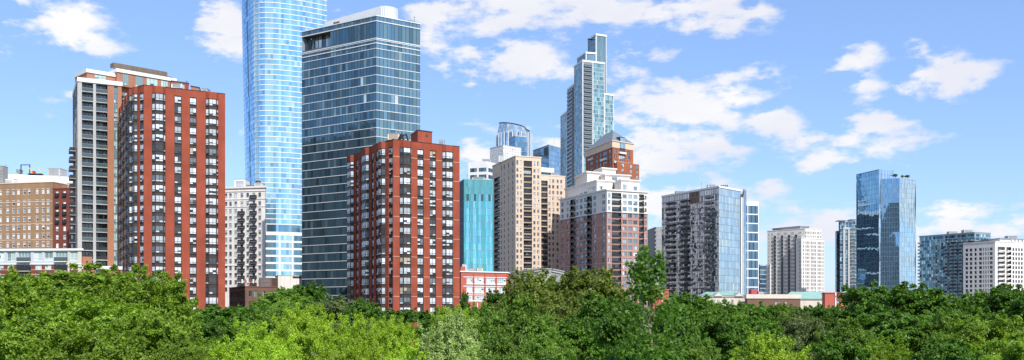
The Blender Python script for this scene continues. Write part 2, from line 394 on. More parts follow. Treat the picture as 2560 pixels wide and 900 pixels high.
def backwalls(b, idx, z0, z1, mat, part='wall', inset=0):
    mb = b.mb(part)
    for i in idx: w = b.wall(i); w.quad(mb, 0, w.L, z0, z1, 0, mat)
def rows(z1, fh, h, sill, n=99, z0=0):
    """window openings from the top storey down"""
    out = []; z = z1
    while z - fh >= z0 and len(out) < n:
        out.append((z - fh + sill, z - fh + sill + h)); z -= fh
    return out
def rooftop_box(name, label, px0, px1, y0, y1, d, dep, mat, cat='rooftop unit', z_extra=0, group=None):
    """a machine or hut standing on a roof"""
    x0, x1 = X(px0, d), X(px1, d); zt, zb = Z(y0, d), Z(y1, d) - z_extra
    t = thing(name, label, cat, ((x0 + x1) / 2, d + dep / 2, zb), group)
    m = MB(); m.box(x0, x1, d, d + dep, zb, zt, mat); build(m, 'casing', t)
    m = MB(); m.box(x0 - .08, x1 + .08, d - .08, d + dep + .08, zt, zt + .15, 'grey_concrete'); build(m, 'lid', t)
    m = MB(); k = max(.15, (zt - zb) / 7); z = zb + k
    while z + k * .5 < zt - k * .5:
        m.box(x0 + (x1 - x0) * .12, x0 + (x1 - x0) * .88, d - .04, d - .001, z, z + k * .45, 'mullion'); z += k
    if m.f: build(m, 'louvre', t)
    return t

# ------------------------------------------------------------------ ground
g = MB(); g.face([(-4000, -800, 0), (4000, -800, 0), (4000, 6000, 0), (-4000, 6000, 0)], 'pavement')
gr = g.build('ground'); gr['kind'] = 'structure'
g = MB(); g.face([(-420, -200, .02), (420, -200, .02), (420, 236, .02), (-420, 236, .02)], 'grass'); gr = g.build('park_lawn'); gr['kind'] = 'structure'

# ------------------------------------------------------------------ the two red brick towers
_emit = emit
def emit(mb, mb2, t):
    if t[10] == 'multi':
        for s in t[15]: _emit(mb, mb2, s)
    else: _emit(mb, mb2, t)
def red_tower(name, label, Lp, C1, C2, Rp, ztop, specs, joints):
    L, c1, c2, r = P2(*Lp), P2(*C1), P2(*C2), P2(*Rp)
    poly = [L, c1, c2, r, (L[0] + r[0] - c1[0], L[1] + r[1] - c1[1])]
    b = Bd(name, label, 'apartment tower', poly)
    fh = 2.87
    rws = rows(ztop - 2.0, fh, 1.9, .88)
    tiers = b.mb('spandrel_strip')
    for i, sp in enumerate(specs):
        w = b.wall(i)
        cl = [(k, max(.02, w.u(a)), min(w.L - .02, w.u(c))) for k, a, c in sp]
        mb = b.mb('wall'); e = 0.0
        for k, a, c in cl + [('', w.L, w.L)]:
            if a - e > .02: w.box(mb, e, a, 0, ztop, -.35, 0, 'red_brick')
            e = c
        zt = rws[0][1] + .12
        for k, a, c in cl:
            if k == 'col':
                w.box(mb, a, c, zt, ztop, -.35, -.003, 'red_brick', ('l', 'r'))
                w.quad(tiers, a, c, 0, zt, -.3, 'bronze')
                for n in range(len(rws)):
                    za, zb = rws[n]
                    b.win(w, a + .06, c - .06, za, zb, o=-.2, pal=BRIGHT, nv=2 if c - a > 1.3 else 1, tz=.5, frame='bronze', lower=DARK + [((.5, .56, .6), 12)], sub=True)
                    w.fbox(tiers, a + .02, c - .02, za - .14, za - .04, -.29, -.12, 'bronze')
            else:
                out = .95 if c - a > 2.2 else .8; kk = min(.75, (c - a) * .27)
                pts = [w.at(a, 0, -.2)[:2], w.at(a, 0, 0)[:2], w.at(a + kk, 0, out)[:2], w.at(c - kk, 0, out)[:2], w.at(c, 0, 0)[:2], w.at(c, 0, -.2)[:2]]
                tiers.prism(pts, 0, zt, 'bronze')
                pr = [lp(w.at(a, 0, -.2)[:2], p, 1.0) for p in pts]
                cap = [w.at(a - .02, 0, -.2)[:2], w.at(a - .02, 0, .03)[:2], w.at(a + kk - .02, 0, out + .05)[:2], w.at(c - kk + .02, 0, out + .05)[:2], w.at(c + .02, 0, .03)[:2], w.at(c + .02, 0, -.2)[:2]]
                mb.prism(cap, zt, ztop - .003, 'red_brick', bottom=True)
                segs = [Wall(pts[1], pts[2]), Wall(pts[2], pts[3]), Wall(pts[3], pts[4])]
                for n in range(len(rws)):
                    za, zb = rws[n]; cc = pick(BRIGHT); sub = []
                    base = [(cc, 5)] + ([((.08, .1, .12), 1)] if R.random() < .25 else [])
                    for j, sw in enumerate(segs):
                        sub.append(('w', None, 0, sw, .06, sw.L - .06, za, zb, .03, base, 1 if j != 1 else (3 if sw.L > 2.4 else 2), .5, 'bronze', .08, 'window_glass', DARK + [((.5, .56, .6), 12)], True))
                    c3 = w.at((a + c) / 2, (za + zb) / 2, out)
                    b.wins.append(('bay_window', c3, (c - a) * 1.75, w, a, c, za, zb, out, BRIGHT, 'multi', 0, '', 0, '', sub, True))
                    for sw in segs: sw.fbox(tiers, .0, sw.L, za - .2, za - .1, -.02, .07, 'bronze')
        if joints:
            for n in range(1, len(rws), 2):
                e = 0.0
                for k, a, c in cl + [('', w.L, w.L)]:
                    if a - e > .3: w.fbox(b.mb('joint'), e + .02, a - .02, rws[n][1] + .2, rws[n][1] + .29, -.1, .02, 'beige_stone')
                    e = c
    backwalls(b, (3, 4), 0, ztop, 'red_brick')
    roofslab(b, offpoly(poly, -.4), ztop - .9, 'grey_concrete')
    m = b.mb('parapet')
    for i in range(3):
        w = b.wall(i); w.fbox(m, 0, w.L, ztop, ztop + .18, -.5, .07, 'bronze')
    b.done(); return b
b4 = red_tower('apartment_tower', 'tall red brick tower with dark bay window stripes, left of the blue supertall', (303, 305), (333, 273.5), (360, 270), (563, 281), Z(213, 270),
    [[('bay', 304.3, 309.8), ('bay', 311.2, 317.2), ('bay', 318.8, 325), ('bay', 326.6, 332.4)], [('bay', 335, 344), ('col', 348.5, 358.5)],
     [('bay', 380, 413.5), ('col', 436, 454), ('col', 474, 491.5), ('bay', 514, 545.5)]], False)
b5 = red_tower('apartment_tower', 'lower red brick tower with bay window stripes in front of the dark glass tower', (872, 307), (948, 280.5), (983, 275), (1149, 287), Z(349, 275),
    [[('bay', 873, 885), ('col', 890, 895.5), ('col', 901, 906), ('bay', 910, 923), ('col', 928.5, 934), ('col', 939.5, 945.5)], [('bay', 949.5, 964), ('col', 971, 981.5)],
     [('bay', 999, 1028), ('col', 1043.5, 1059), ('col', 1074.5, 1090), ('bay', 1105.5, 1133)]], True)
def penthouse(name, label, cat, pxs, d, dep, y0, y1, mat, capm='bronze', back=None):
    x0, x1 = X(pxs[0], d), X(pxs[1], d); zt, zb = Z(y0, d), Z(y1, d)
    t = thing(name, label, cat, ((x0 + x1) / 2, d + dep / 2, zb))
    m = MB(); k = .42
    L, C, Rr = (x0, d + dep * .9), (x0 + (x1 - x0) * k, d), (x1, d + dep * .35)
    poly = para(L, C, Rr); m.prism(poly, zb, zt, mat); build(m, 'wall', t)
    m = MB(); m.prism(offpoly(poly, .12), zt, zt + .25, capm, bottom=True); build(m, 'roof', t)
    w = Wall(C, Rr); m = MB(); w.fbox(m, w.L * .55, w.L * .7, zt - 1.6, zt - .9, .0, .05, 'mullion_dark'); build(m, 'vent', t)
    return t
penthouse('stair_house', 'red brick stair house on the roof of the lower red tower', 'stair house', (1020, 1078), 288, 9, 326, 356, 'red_brick')
penthouse('stair_house', 'wide red brick stair house on the roof of the taller red tower', 'stair house', (402, 463), 284, 9, 203, 228, 'red_brick')
penthouse('stair_house', 'small brick lift house at the back right of the taller red tower roof', 'lift house', (466, 493), 290, 6, 216, 232, 'orange_brick')
rooftop_box('air_conditioner', 'long white air conditioner on the roof edge of the taller red tower', 428, 455, 209, 219, 276.5, 2, 'white_paint')
rooftop_box('cooling_unit', 'pale cooling unit at the left of the lower red tower roof', 969, 998, 334, 349, 283, 4, 'beige_stone')
def antenna(label, px, y0, y1, d, n=2, cat='antenna'):
    t = thing('antenna', label, cat, (X(px, d), d, Z(y1, d))); x = X(px, d); m = MB()
    m.tube([(x, d, Z(y1, d)), (x, d, Z(y0, d))], [.08, .04], 'dark_metal', 5); build(m, 'mast', t)
    for k in range(n):
        z = Z(y0, d) - .5 - k * .6; m = MB(); m.box(x - .5, x + .5, d - .03, d + .03, z, z + .07, 'dark_metal'); build(m, 'crossbar', t)
    return t
antenna('dark antenna mast beside the stair house of the lower red tower', 1010, 334, 350, 281, 3)
antenna('thin antenna on the taller red tower roof', 467, 200, 222, 283)
for k, (px, y1) in enumerate(((1016, 352), (1004, 350))):
    m = MB(); d = 281; x = X(px, d); z = Z(y1, d)
    t = thing('exhaust_duct', ('bent black exhaust duct leaning on the stair house', 'black exhaust duct next to the pale cooling unit')[k], 'duct', (x, d, z))
    m.tube([(x - 2.0 + k, d, z), (x - 1.2 + k, d, z + 1.5), (x, d, z + 1.9), (x + .5, d, z)], [.28, .28, .28, .28], 'dark_metal'); build(m, 'pipe', t)

# ------------------------------------------------------------------ concrete frame balcony tower, far left
def balcony_tower():
    d0 = 300
    L, C, Rr = P2(183, 322), P2(195, 300), P2(418, 320)
    Rm = P2(304, 306.3)
    ztop = Z(193, 300)
    dirx = Wall(C, Rr)
    RB = (L[0] + Rm[0] - C[0], L[1] + Rm[1] - C[1])
    poly = [L, C, Rm, RB]
    b = Bd('balcony_tower', 'brown brick and concrete balcony tower behind the taller red tower', 'apartment tower', poly)
    w = b.wall(1); fh = 2.93
    piers = [(195, 204.8), (232.8, 240)]
    bays = w.cols([(204.8, 232.8), (240, 268.8)]); strip = w.cols([(285, 294)])[0]
    mb = b.mb('concrete_frame'); zc = ztop - 1.3
    for a, c in w.cols([(195.001, 204.8), (232.8, 240)]): w.box(mb, a, c, 12, zc, -1.9, 0, 'concrete')
    mb2 = b.mb('wall')
    for a, c in w.cols([(268.8, 285), (294, 304)]): w.box(mb2, a, c, 12, zc, -1.9, -.05, 'orange_brick')
    w.quad(mb2, 0, w.L, 0, ztop, -1.9, 'orange_brick')
    z = zc; n = 0
    while z > 26:
        for a, c in bays:
            w.fbox(mb, a, c, z - fh - .12, z - fh + .12, -1.88, -.02, 'concrete')
            b.win(w, a + .1, c - .1, z - fh + .15, z - .3, o=-1.75, pal=[((.30, .42, .45), 3), ((.14, .2, .22), 3), ((.05, .07, .08), 2)], nv=3, tz=.8, frame='dark_metal', name='balcony_door')
            b.rail(w, a + .05, c - .05, z - fh + .12, .02, mat='rail_glass' if n < 17 else 'dark_metal', slab='concrete')
        a, c = strip
        w.quad(mb2, a, c, z - fh, z, -.6, 'blue_grey_metal')
        b.win(w, a, c, z - fh + .4, z - .1, o=-.5, pal=[((.32, .46, .44), 3), ((.12, .2, .22), 2), ((.5, .6, .58), 1)], nv=2, tz=.9, frame='mullion')
        z -= fh; n += 1
    m = b.mb('cornice'); m.prism(offpoly(poly, .25), zc, ztop, 'white_paint', bottom=True)
    # left side with the projecting balconies, its shade painted as darker brick
    w = b.wall(0)
    w.box(b.mb('wall'), 0, w.L, 12, zc, -.3, 0, 'maroon_brick')
    cl = [(w.L * .12, w.L * .3), (w.L * .42, w.L * .62), (w.L * .75, w.L * .92)]
    z = zc; n = 0
    while z > 30:
        for i, (a, c) in enumerate(cl): b.win(w, a, c, z - fh + .3, z - .4, o=.03, pal=MIX, frame='mullion')
        if n >= 6: b.rail(w, w.L * .38, w.L * .66, z - fh + .1, 1.9, mat='dark_metal', slab='grey_concrete')
        z -= fh; n += 1
    for a in (0, w.L * .33, w.L * .68, w.L - .8): w.fbox(b.mb('concrete_frame'), a, a + .7, 12, zc, 0, .15, 'concrete')
    b.mb('wall').prism(offpoly(poly, -1.95), 12, ztop - .1, 'orange_brick')
    # set-back right wing behind the red tower and stepped top storeys
    w = Wall(C, Rr); wr = Wall(w.at(w.u(304), 0, -3.0)[:2], w.at(w.u(470), 0, -3.0)[:2])
    zt2 = ztop + 0.2
    m = b.mb('wing_wall'); wr.fbox(m, 0, wr.L, 0, zt2, -32, 0, 'orange_brick')  # depth stretched far back so its unlit side darkens the glass tower's reflection
    for (xa, xb) in ((304, 325),):
        a, c = wr.u(303.5), wr.u(326); z = zc
        while z > 30:
            b.win(wr, a + .3, c - .3, z - fh + .2, z - .5, o=.03, pal=MIX, nv=3, frame='dark_metal', name='balcony_door')
            b.rail(wr, a, c, z - fh + .1, 1.7, mat='rail_glass', slab='white_paint'); z -= fh
    za, zb = zt2, Z(142, 306)
    # upper storey volumes (px range, setback, top y at its left)
    for i, (xa, xb, sb, yt) in enumerate(((226, 300, -3, 181), (297, 444, -1.5, 170))):
        ww = Wall(w.at(w.u(xa), 0, sb)[:2], w.at(w.u(xb), 0, sb)[:2]); zt = Z(yt, 305)
        ww.fbox(b.mb('penthouse_wall'), 0, ww.L, ztop - .2, zt, -10, 0, 'orange_brick')
        ww.fbox(b.mb('penthouse_cornice'), -.3, ww.L + .3, zt, zt + 1.1, -10.3, .35, 'white_paint')
        cc = [(236, 265), (281, 291)] if i == 0 else [(306, 321), (338, 357), (366, 394), (402, 420)]
        for pa, pb in cc:
            a, c = ww.u(pa), ww.u(pb)
            if a > 0 and c < ww.L: b.win(ww, a, c, ztop + .25 if i else zt - 1.9, zt - .25, o=.03, pal=[((.40, .55, .52), 3), ((.2, .3, .32), 2)], nv=3, tz=.8, frame='mullion')
    b.done()
    # the long brown roof screen on short posts
    ww = Wall(w.at(w.u(303), 0, -4)[:2], w.at(w.u(444), 0, -4)[:2]); z1, z2 = Z(160, 306), Z(142, 306)
    t = thing('roof_screen', 'long brown metal screen topping the balcony tower roof', 'roof screen', ww.at(ww.L / 2, Z(172, 306), -2))
    m = MB(); ww.fbox(m, -.6, ww.L, z1 - .4, z1 + .6, -1, .0, 'brown_metal'); build(m, 'lower_beam', t)
    m = MB(); ww.fbox(m, -.3, ww.L - .8, z1 + .7, z1 + .85, -3, -1.1, 'white_paint'); build(m, 'soffit', t)
    m = MB(); ww.fbox(m, -.4, ww.L - 1.2, z1 + .95, z2, -4, -1.2, 'brown_metal'); build(m, 'upper_beam', t)
    for k in range(8):
        m = MB(); a = .6 + k * (ww.L - 1.8) / 7; ww.fbox(m, a, a + .35, Z(176, 306), z1 - .4, -1.2, -.7, 'grey_concrete'); build(m, 'post', t)
    m = MB(); ww.fbox(m, ww.L * .2, ww.L * .93, Z(178, 306), z1 - .45, -6, -2.5, 'white_paint'); build(m, 'plant_room', t)
    m = MB(); ww.fbox(m, -.2, ww.L * .18, Z(178, 306), z1 - .45, -3, -2.5, 'mullion'); build(m, 'side_louvre', t)
balcony_tower()

# ------------------------------------------------------------------ brick podium below it
def podium():
    L, C, Rr = P2(190, 300), P2(203, 286), P2(306, 291)
    poly = para(L, C, Rr); zt = Z(664, 286)
    b = Bd('brick_podium', 'low brick block with a white parapet below the balcony tower', 'podium', poly)
    b.mb('wall').prism(poly, 0, zt - 1.0, 'orange_brick')
    cornice(b, poly, zt - 1.0, zt, .25, 'white_paint', 'parapet')
    w = b.wall(1); b.win(w, w.u(239), w.u(268), zt - 3.2, zt - 1.1, o=.03, pal=DARK, nv=4)
    w2 = Wall(P2(203, 289), P2(230, 291)); m = b.mb('upper_wall'); w2.fbox(m, 0, w2.L, zt - .2, Z(641, 289), -4, 0, 'orange_brick')
    w2.fbox(b.mb('niche_shade_plate'), w2.L * .45, w2.L * .62, zt, zt + 1.6, 0, .03, 'recess')  # dark plate on the wall face; a niche's shade put into colour
    b.done()
podium()

# ------------------------------------------------------------------ tan brick and maroon brick blocks, far left
def hotel(name, label, cat, L, Rr, ytop, mat, colpx, rowy, wh, ww_, pal, corn, iron=None, dep=26):
    a, c = P2(*L), P2(*Rr); w0 = Wall(a, c)
    poly = [a, c, (c[0] - w0.n[0] * dep, c[1] - w0.n[1] * dep), (a[0] - w0.n[0] * dep, a[1] - w0.n[1] * dep)]
    b = Bd(name, label, cat, poly); w = b.wall(0); zt = Z(ytop, L[1])
    cl = [(w.u(x) - ww_ / 2, w.u(x) + ww_ / 2) for x in colpx]
    rw = [(Z(y, L[1]) - wh / 2, Z(y, L[1]) + wh / 2) for y in rowy]
    grid(b, w, 0, zt, cl, rw, mat)
    for i, (za, zb) in enumerate(sorted(rw, reverse=True)):
        for j, (u0, u1) in enumerate(cl):
            b.win(w, u0, u1, za, zb, o=-.18, pal=pal, nv=1, tz=wh * .5, frame='white_paint', fw=.1, lower=MIX)
            w.fbox(b.mb('wall'), u0 - .1, u1 + .1, za - .16, za, -.1, .08, corn)
            w.fbox(b.mb('wall'), u0 - .15, u1 + .15, zb, zb + .28, -.1, .03, corn)
            if iron and i in iron and j < 2: b.rail(w, u0 - .25, u1 + .25, za - .1, .55, mat='dark_metal', slab='dark_metal', name='window_balcony')
    backwalls(b, (1, 2, 3), 0, zt, mat); cornice(b, poly, zt, zt + .35, .15, corn)
    return b, w
RY = [484, 511, 530, 551, 572, 593, 614]
b, w = hotel('brick_hotel', 'tan brick block with rows of small windows, far left', 'hotel', (-60, 372), (132, 364), 462.5, 'tan_brick',
      [-20, 1, 19, 34, 46, 61, 73, 93, 108, 120], RY + [635], 1.75, 1.15, [((.55, .6, .62), 3), ((.75, .76, .75), 2), ((.2, .25, .28), 2)], 'beige_stone', dep=30)
for y in (505, 560, 600): w.fbox(b.mb('stringcourse'), 0, w.L, Z(y, 366), Z(y, 366) + .2, 0, .05, 'beige_stone')
b.done()
b, w = hotel('brick_hotel', 'maroon brick wing with iron window balconies beside the tan block', 'hotel', (132, 363), (192, 361), 473, 'maroon_brick',
      [143, 161.5, 180], RY, 1.9, 1.1, [((.75, .76, .75), 3), ((.4, .44, .46), 2)], 'maroon_brick', iron=(0, 1, 2, 3), dep=20)
b.done()
def hall():
    # long white barrel-roofed hall standing on the roof behind
    d = 385; x0, x1 = X(2, d), X(215, d); zb, zt = Z(470, d), Z(428, d)
    t = thing('white_hall', 'long white shed roof standing above the tan brick block', 'roof hall', ((x0 + x1) / 2, d + 10, zb))
    m = MB(); m.box(x0, x1, d, d + 22, zb - 25, Z(457, d), 'lilac_panel'); build(m, 'wall', t)
    m = MB(); n = 10; pr = []
    for k in range(n + 1):
        a = math.pi / 2 * k / n * .95; pr.append((d - .5 + 11 * (1 - math.cos(a)), Z(457, d) + .02 + (zt - Z(457, d)) * math.sin(a)))
    pr += [(2 * (d + 10.5) - p[0], p[1]) for p in reversed(pr[:-1])]
    sl = [0, -1.6]
    for k in range(len(pr) - 1):
        (ya, za), (yb, zb_) = pr[k], pr[k + 1]
        m.face([(x0, ya, za), (x1, ya, za - 1.5 * (za > Z(456, d))), (x1, yb, zb_ - 1.5), (x0, yb, zb_)], 'white_paint')
    m.face([(x0, p[0], p[1]) for p in reversed(pr)], 'white_paint'); m.face([(x1, p[0], p[1] - 1.5) for p in pr], 'white_paint')
    build(m, 'curved_roof', t)
    for k in range(4):
        m = MB(); xx = x0 + (x1 - x0) * (.3 + .15 * k); m.box(xx, xx + 1.6, d - .05, d - .001, Z(468, d), Z(463, d), 'dark_metal'); build(m, 'window', t)
hall()
rooftop_box('roof_cabin', 'small white roof cabin above the tan brick block', 8, 33, 447, 465, 375, 4, 'white_paint', 'roof cabin')
rooftop_box('roof_cabin', 'small white roof cabin above the maroon brick wing', 165, 184, 457, 474, 372, 4, 'white_paint', 'roof cabin')
rooftop_box('chimney_stack', 'grey chimney stack at the extreme left edge of the roofs', -6, 6.5, 415, 464, 373, 4, 'grey_concrete', 'chimney')
rooftop_box('cooling_tower', 'pale grey cooling tower box on top of the white shed roof', 119, 150, 421, 440, 392, 6, 'concrete', 'cooling tower')
rooftop_box('fan_unit', 'small round topped fan unit on the white shed roof', 40, 48, 424, 432, 392, 3, 'grey_concrete', 'fan')
def frame_screen():
    d = 392; t = thing('steel_frame', 'open steel frame on the white shed roof at the left', 'steel frame', (X(63, d), d, Z(430, d)))
    for xx in (52, 74):
        m = MB(); m.box(X(xx, d) - .15, X(xx, d) + .15, d, d + .3, Z(434, d), Z(413, d), 'dark_metal'); build(m, 'post', t)
    m = MB(); m.box(X(52, d) - .15, X(74, d) + .15, d + .001, d + .299, Z(413, d) + .001, Z(413, d) + .3, 'dark_metal'); build(m, 'beam', t)
    for i, (px, mat, l) in enumerate(((76, 'yellow_metal', 'yellow lifting arm beside the steel frame'), (97, 'yellow_metal', 'yellow lifting arm right of the steel frame on the white roof'), (83, 'red_metal', 'small red machine on the white shed roof'))):
        t = thing('lifting_arm' if i < 2 else 'roof_machine', l, 'roof machine', (X(px, d), d, Z(433, d)))
        m = MB(); x = X(px, d); m.tube([(x + .8, d, Z(434, d)), (x, d, Z(424, d)), (x - .6, d, Z(418, d))], [.22, .2, .15], mat, 6) if i < 2 else m.box(x - .5, x + .5, d, d + 1, Z(434, d), Z(427, d), mat); build(m, 'arm' if i < 2 else 'body', t)
        m = MB(); m.box(x - .9, x + 1.2, d - .5, d + 1.5, Z(435, d) - .3, Z(434, d), 'dark_metal'); build(m, 'base', t)
frame_screen()
antenna('thin mast at the left end of the roofs', 15, 410, 434, 388, 1)
antenna('thin mast at the right end of the white shed roof', 170, 423, 445, 388, 1)

def terrace_block():
    # low block with lilac upper storey
    L, Rr = P2(-40, 247), P2(204, 245); w0 = Wall(L, Rr)
    poly = [L, Rr, (Rr[0] - 12, Rr[1] + 20), (L[0], L[1] + 20)]
    b = Bd('terrace_block', 'low block with a lilac window storey in front of the tan bricks', 'apartment block', poly)
    w = b.wall(0); zt = Z(627, 246); z1 = Z(659, 246)
    big = [(-32, -12), (-8, 10.5), (17, 38.5), (45, 77), (84, 105), (111, 132), (138.5, 169), (175.5, 194)]
    low = [(-35, -15), (-8, 9), (18, 34), (45, 77.5), (88, 104), (112, 128), (140, 168), (176, 193)]
    cu = w.cols(big); za, zb = Z(652.5, 246), Z(630, 246)
    grid(b, w, z1, zt, cu, [(za, zb)], 'lilac_panel', part='upper_wall')
    cu2 = w.cols(low); rws = [(Z(676, 246), Z(658 + 3, 246)), (Z(700, 246), Z(682, 246)), (Z(735, 246), Z(712, 246))]
    grid(b, w, 0, z1 - .25, cu2, rws, 'maroon_brick')
    w.fbox(b.mb('floor_band'), 0, w.L, z1 - .25, z1, -.3, .12, 'white_paint')
    for k in range(9): w.fbox(b.mb('beige_stripe'), 0, w.L, .0 + z1 - 1 - k * .62, z1 - .9 - k * .62, -.1, .004, 'beige_stone') if k % 2 else None
    G = [((.42, .55, .52), 3), ((.55, .66, .62), 2), ((.16, .22, .22), 1)]
    for i, (a, c) in enumerate(cu):
        b.win(w, a, c, za, zb, pal=G if i not in (3, 6) else [((.2, .3, .3), 1)], nv=2 if i not in (3, 6) else 4, tz=.7, frame='band_white', fw=.1)
        if i in (3, 6): b.rail(w, a, c, za - .1, .8, mat='rail_glass', slab='white_paint')
    for r_, (a_, c_) in enumerate(rws):
        for i, (a, c) in enumerate(cu2):
            b.win(w, a, c, a_, c_, pal=G + [((.1, .13, .13), 2)] if i not in (3, 6) else DARK, nv=2, tz=.7, frame='band_white', fw=.1)
            if i in (3, 6): b.rail(w, a, c, a_ - .1, .8, mat='dark_metal', slab='concrete')
    w.fbox(b.mb('corner_pier'), w.u(169.5), w.u(174), 0, zt - .01, -.1, .06, 'cream_stone')
    w.fbox(b.mb('corner_pier'), w.u(195), w.L, 0, zt - .01, -.1, .06, 'cream_stone')
    backwalls(b, (1, 2, 3), 0, zt, 'maroon_brick'); cornice(b, poly, zt, zt + .55, .35, 'white_paint'); b.done()
terrace_block()

# ------------------------------------------------------------------ curtain walls
def curtain(b, w, z0, z1, fh, pw, glass, pal, band='band_white', bh=.35, mul='mullion', mw=.1, ztop=None, bo=.14, part='glass_wall', bandpart='floor_band', cl=None, altp=None, sub=1, bands=None):
    """one facade of panes with slab edges"""
    mb = b.mb(part); n = max(1, round(w.L / pw)); z = z1; k = 0
    while z - fh * .5 > z0:
        za = max(z0, z - fh)
        for i in range(n):
            u0, u1 = w.L * i / n, w.L * (i + 1) / n
            q = cl(i / n, (z - z0) / (z1 - z0), k) if cl else None
            c = q or pick(pal)
            for s in range(sub):
                zz0, zz1 = za + (z - za) * s / sub, za + (z - za) * (s + 1) / sub
                w.quad(mb, u0, u1, zz0, zz1, 0, glass, c if s == sub - 1 or not altp else pick(altp))
        if bands is not None: bands.setdefault(k, []).append((w, z))
        z -= fh; k += 1
    if mw:
        for i in range(n + 1):
            a = w.L * i / n; w.fbox(mb, max(0, a - mw / 2), min(w.L, a + mw / 2), z0, z1, -.02, .07, mul, ('k', 't', 'b'))
def put_bands(b, bands, mat, bh, bo, name='floor_band'):
    for k, L in bands.items():
        m = MB()
        for w, z in L: w.fbox(m, 0, w.L, z - bh, z, -.1, bo, mat)
        b.part(name, m)

# dark glass tower
def dark_tower():
    L, C, Rr = P2(755, 360), P2(940, 340), P2(1050, 350)
    poly = para(L, C, Rr); zt = Z(39, 340); fh = 3.12
    b = Bd('glass_tower', 'broad dark blue glass tower with thin white floor lines and a curved white roof house', 'office tower', poly)
    b.mb('core').prism(offpoly(poly, -3.2), 0, zt - .5, 'recess', top='band_grey')
    w0, w1 = b.wall(0), b.wall(1); bands = {}
    P0 = [((.065, .15, .215), 8), ((.085, .18, .25), 6), ((.04, .095, .14), 3), ((.15, .27, .32), 1.2), ((.62, .74, .76), .12)]  # left face: darker copy of the glass, its dimmer light put into colour
    P1 = [((.14, .26, .33), 8), ((.17, .30, .375), 6), ((.09, .18, .235), 3), ((.24, .39, .42), 1), ((.75, .82, .8), .12)]  # right face: brighter copy, the stronger light painted into the panes
    zs = zt - 1.7
    ua = w0.u(826)
    wl = Wall(w0.p0, w0.at(ua, 0)[:2]); wr = Wall(w0.at(ua, 0)[:2], w0.p1)
    z2 = zs - 2 * fh - .4
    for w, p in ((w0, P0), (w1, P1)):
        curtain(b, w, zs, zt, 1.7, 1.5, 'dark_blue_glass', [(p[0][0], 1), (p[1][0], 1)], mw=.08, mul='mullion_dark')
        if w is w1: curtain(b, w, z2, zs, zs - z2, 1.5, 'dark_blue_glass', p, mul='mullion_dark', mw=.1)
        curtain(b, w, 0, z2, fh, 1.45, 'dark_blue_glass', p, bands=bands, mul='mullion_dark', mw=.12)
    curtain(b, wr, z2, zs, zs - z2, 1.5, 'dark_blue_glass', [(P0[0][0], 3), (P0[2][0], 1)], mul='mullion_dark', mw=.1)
    # corner terrace under the roof, recessed
    wi = Wall(wl.at(2, 0, -3)[:2], wl.at(wl.L, 0, -3)[:2]); curtain(b, wi, z2, zs, zs - z2, 1.8, 'dark_blue_glass', [((.5, .62, .66), 2), ((.1, .14, .16), 2)], mul='mullion_dark', mw=.2)
    m = MB(); m.prism([wl.at(0, 0, 0)[:2], wl.at(wl.L, 0, 0)[:2], wl.at(wl.L, 0, -3.1)[:2], wl.at(0, 0, -3.1)[:2]], zs - .25, zs - .01, 'brown_metal', bottom=True); b.part('terrace_soffit', m)
    for a in (1.2, ):
        m = MB(); wl.fbox(m, a, a + .5, z2, zs - .25, -1.2, -.7, 'mullion_dark'); b.part('terrace_column', m)
    m = MB(); wl.fbox(m, 0, wl.L, z2, z2 + 1.1, -.1, -.04, 'rail_glass'); b.part('terrace_railing', m)
    put_bands(b, bands, 'band_white', .21, .12)
    put_bands(b, {0: [(w0, zt + .2), (w1, zt + .2)], 1: [(w0, zs), (w1, zs)], 2: [(w0, z2 + .5), (w1, z2 + .5)], 3: [(w0, z2 - 1.2), (w1, z2 - 1.2)]}, 'band_white', .3, .22)
    backwalls(b, (2, 3), 0, zt, 'blue_grey_metal', 'rear_wall')
    # curved white roof house: from (800,.) to (1000,.)
    d = w0.d; n = w0.n
    A = w0.at(w0.u(797), 0, -3)[:2]; E = w0.at(w0.L - .5, 0, -3)[:2]; wE = Wall(C, Rr)
    pts = [A, E]
    c = wE.at(wE.L * .25, 0, -5.2)[:2]; r = 4.6
    a0 = math.atan2(E[1] - c[1], E[0] - c[0])
    for k in range(1, 12): a = a0 + k * math.radians(150) / 12; pts.append((c[0] + r * 1.35 * math.cos(a), c[1] + r * math.sin(a)))
    pts.append((A[0] + 8, A[1] + 12)); z0_, z1_ = zt, zt + 4.3
    m = b.mb('roof_house')
    for i in range(len(pts)):
        p, q = pts[i], pts[(i + 1) % len(pts)]
        h0 = 3.0 if i == 0 else z1_ - z0_; h1 = 3.0 if i == len(pts) - 1 else z1_ - z0_
        m.face([(p[0], p[1], z0_), (q[0], q[1], z0_), (q[0], q[1], z0_ + h1), (p[0], p[1], z0_ + h0)], 'band_white')
    m.face([(p[0], p[1], z0_ + (3.0 if i == 0 else 4.3)) for i, p in enumerate(pts)], 'band_white')
    for k in range(22):
        p, q = (pts[1 + k // 2], pts[2 + k // 2]); s = lp(p, q, (k % 2) * .5); 
        m.box(s[0] - .06, s[0] + .06, s[1] - .1, s[1] + .02, z0_, z1_ + .02, 'band_grey')
    wA = Wall(A, E); wA.fbox(b.mb('louvre'), 4.5, 7.5, zt + .8, zt + 2.2, 0, .06, 'brown_metal')
    wA.fbox(b.mb('roof_house_seam'), 0, .2, zt, zt + 3.02, 0, .05, 'band_grey')
    b.done()
dark_tower()

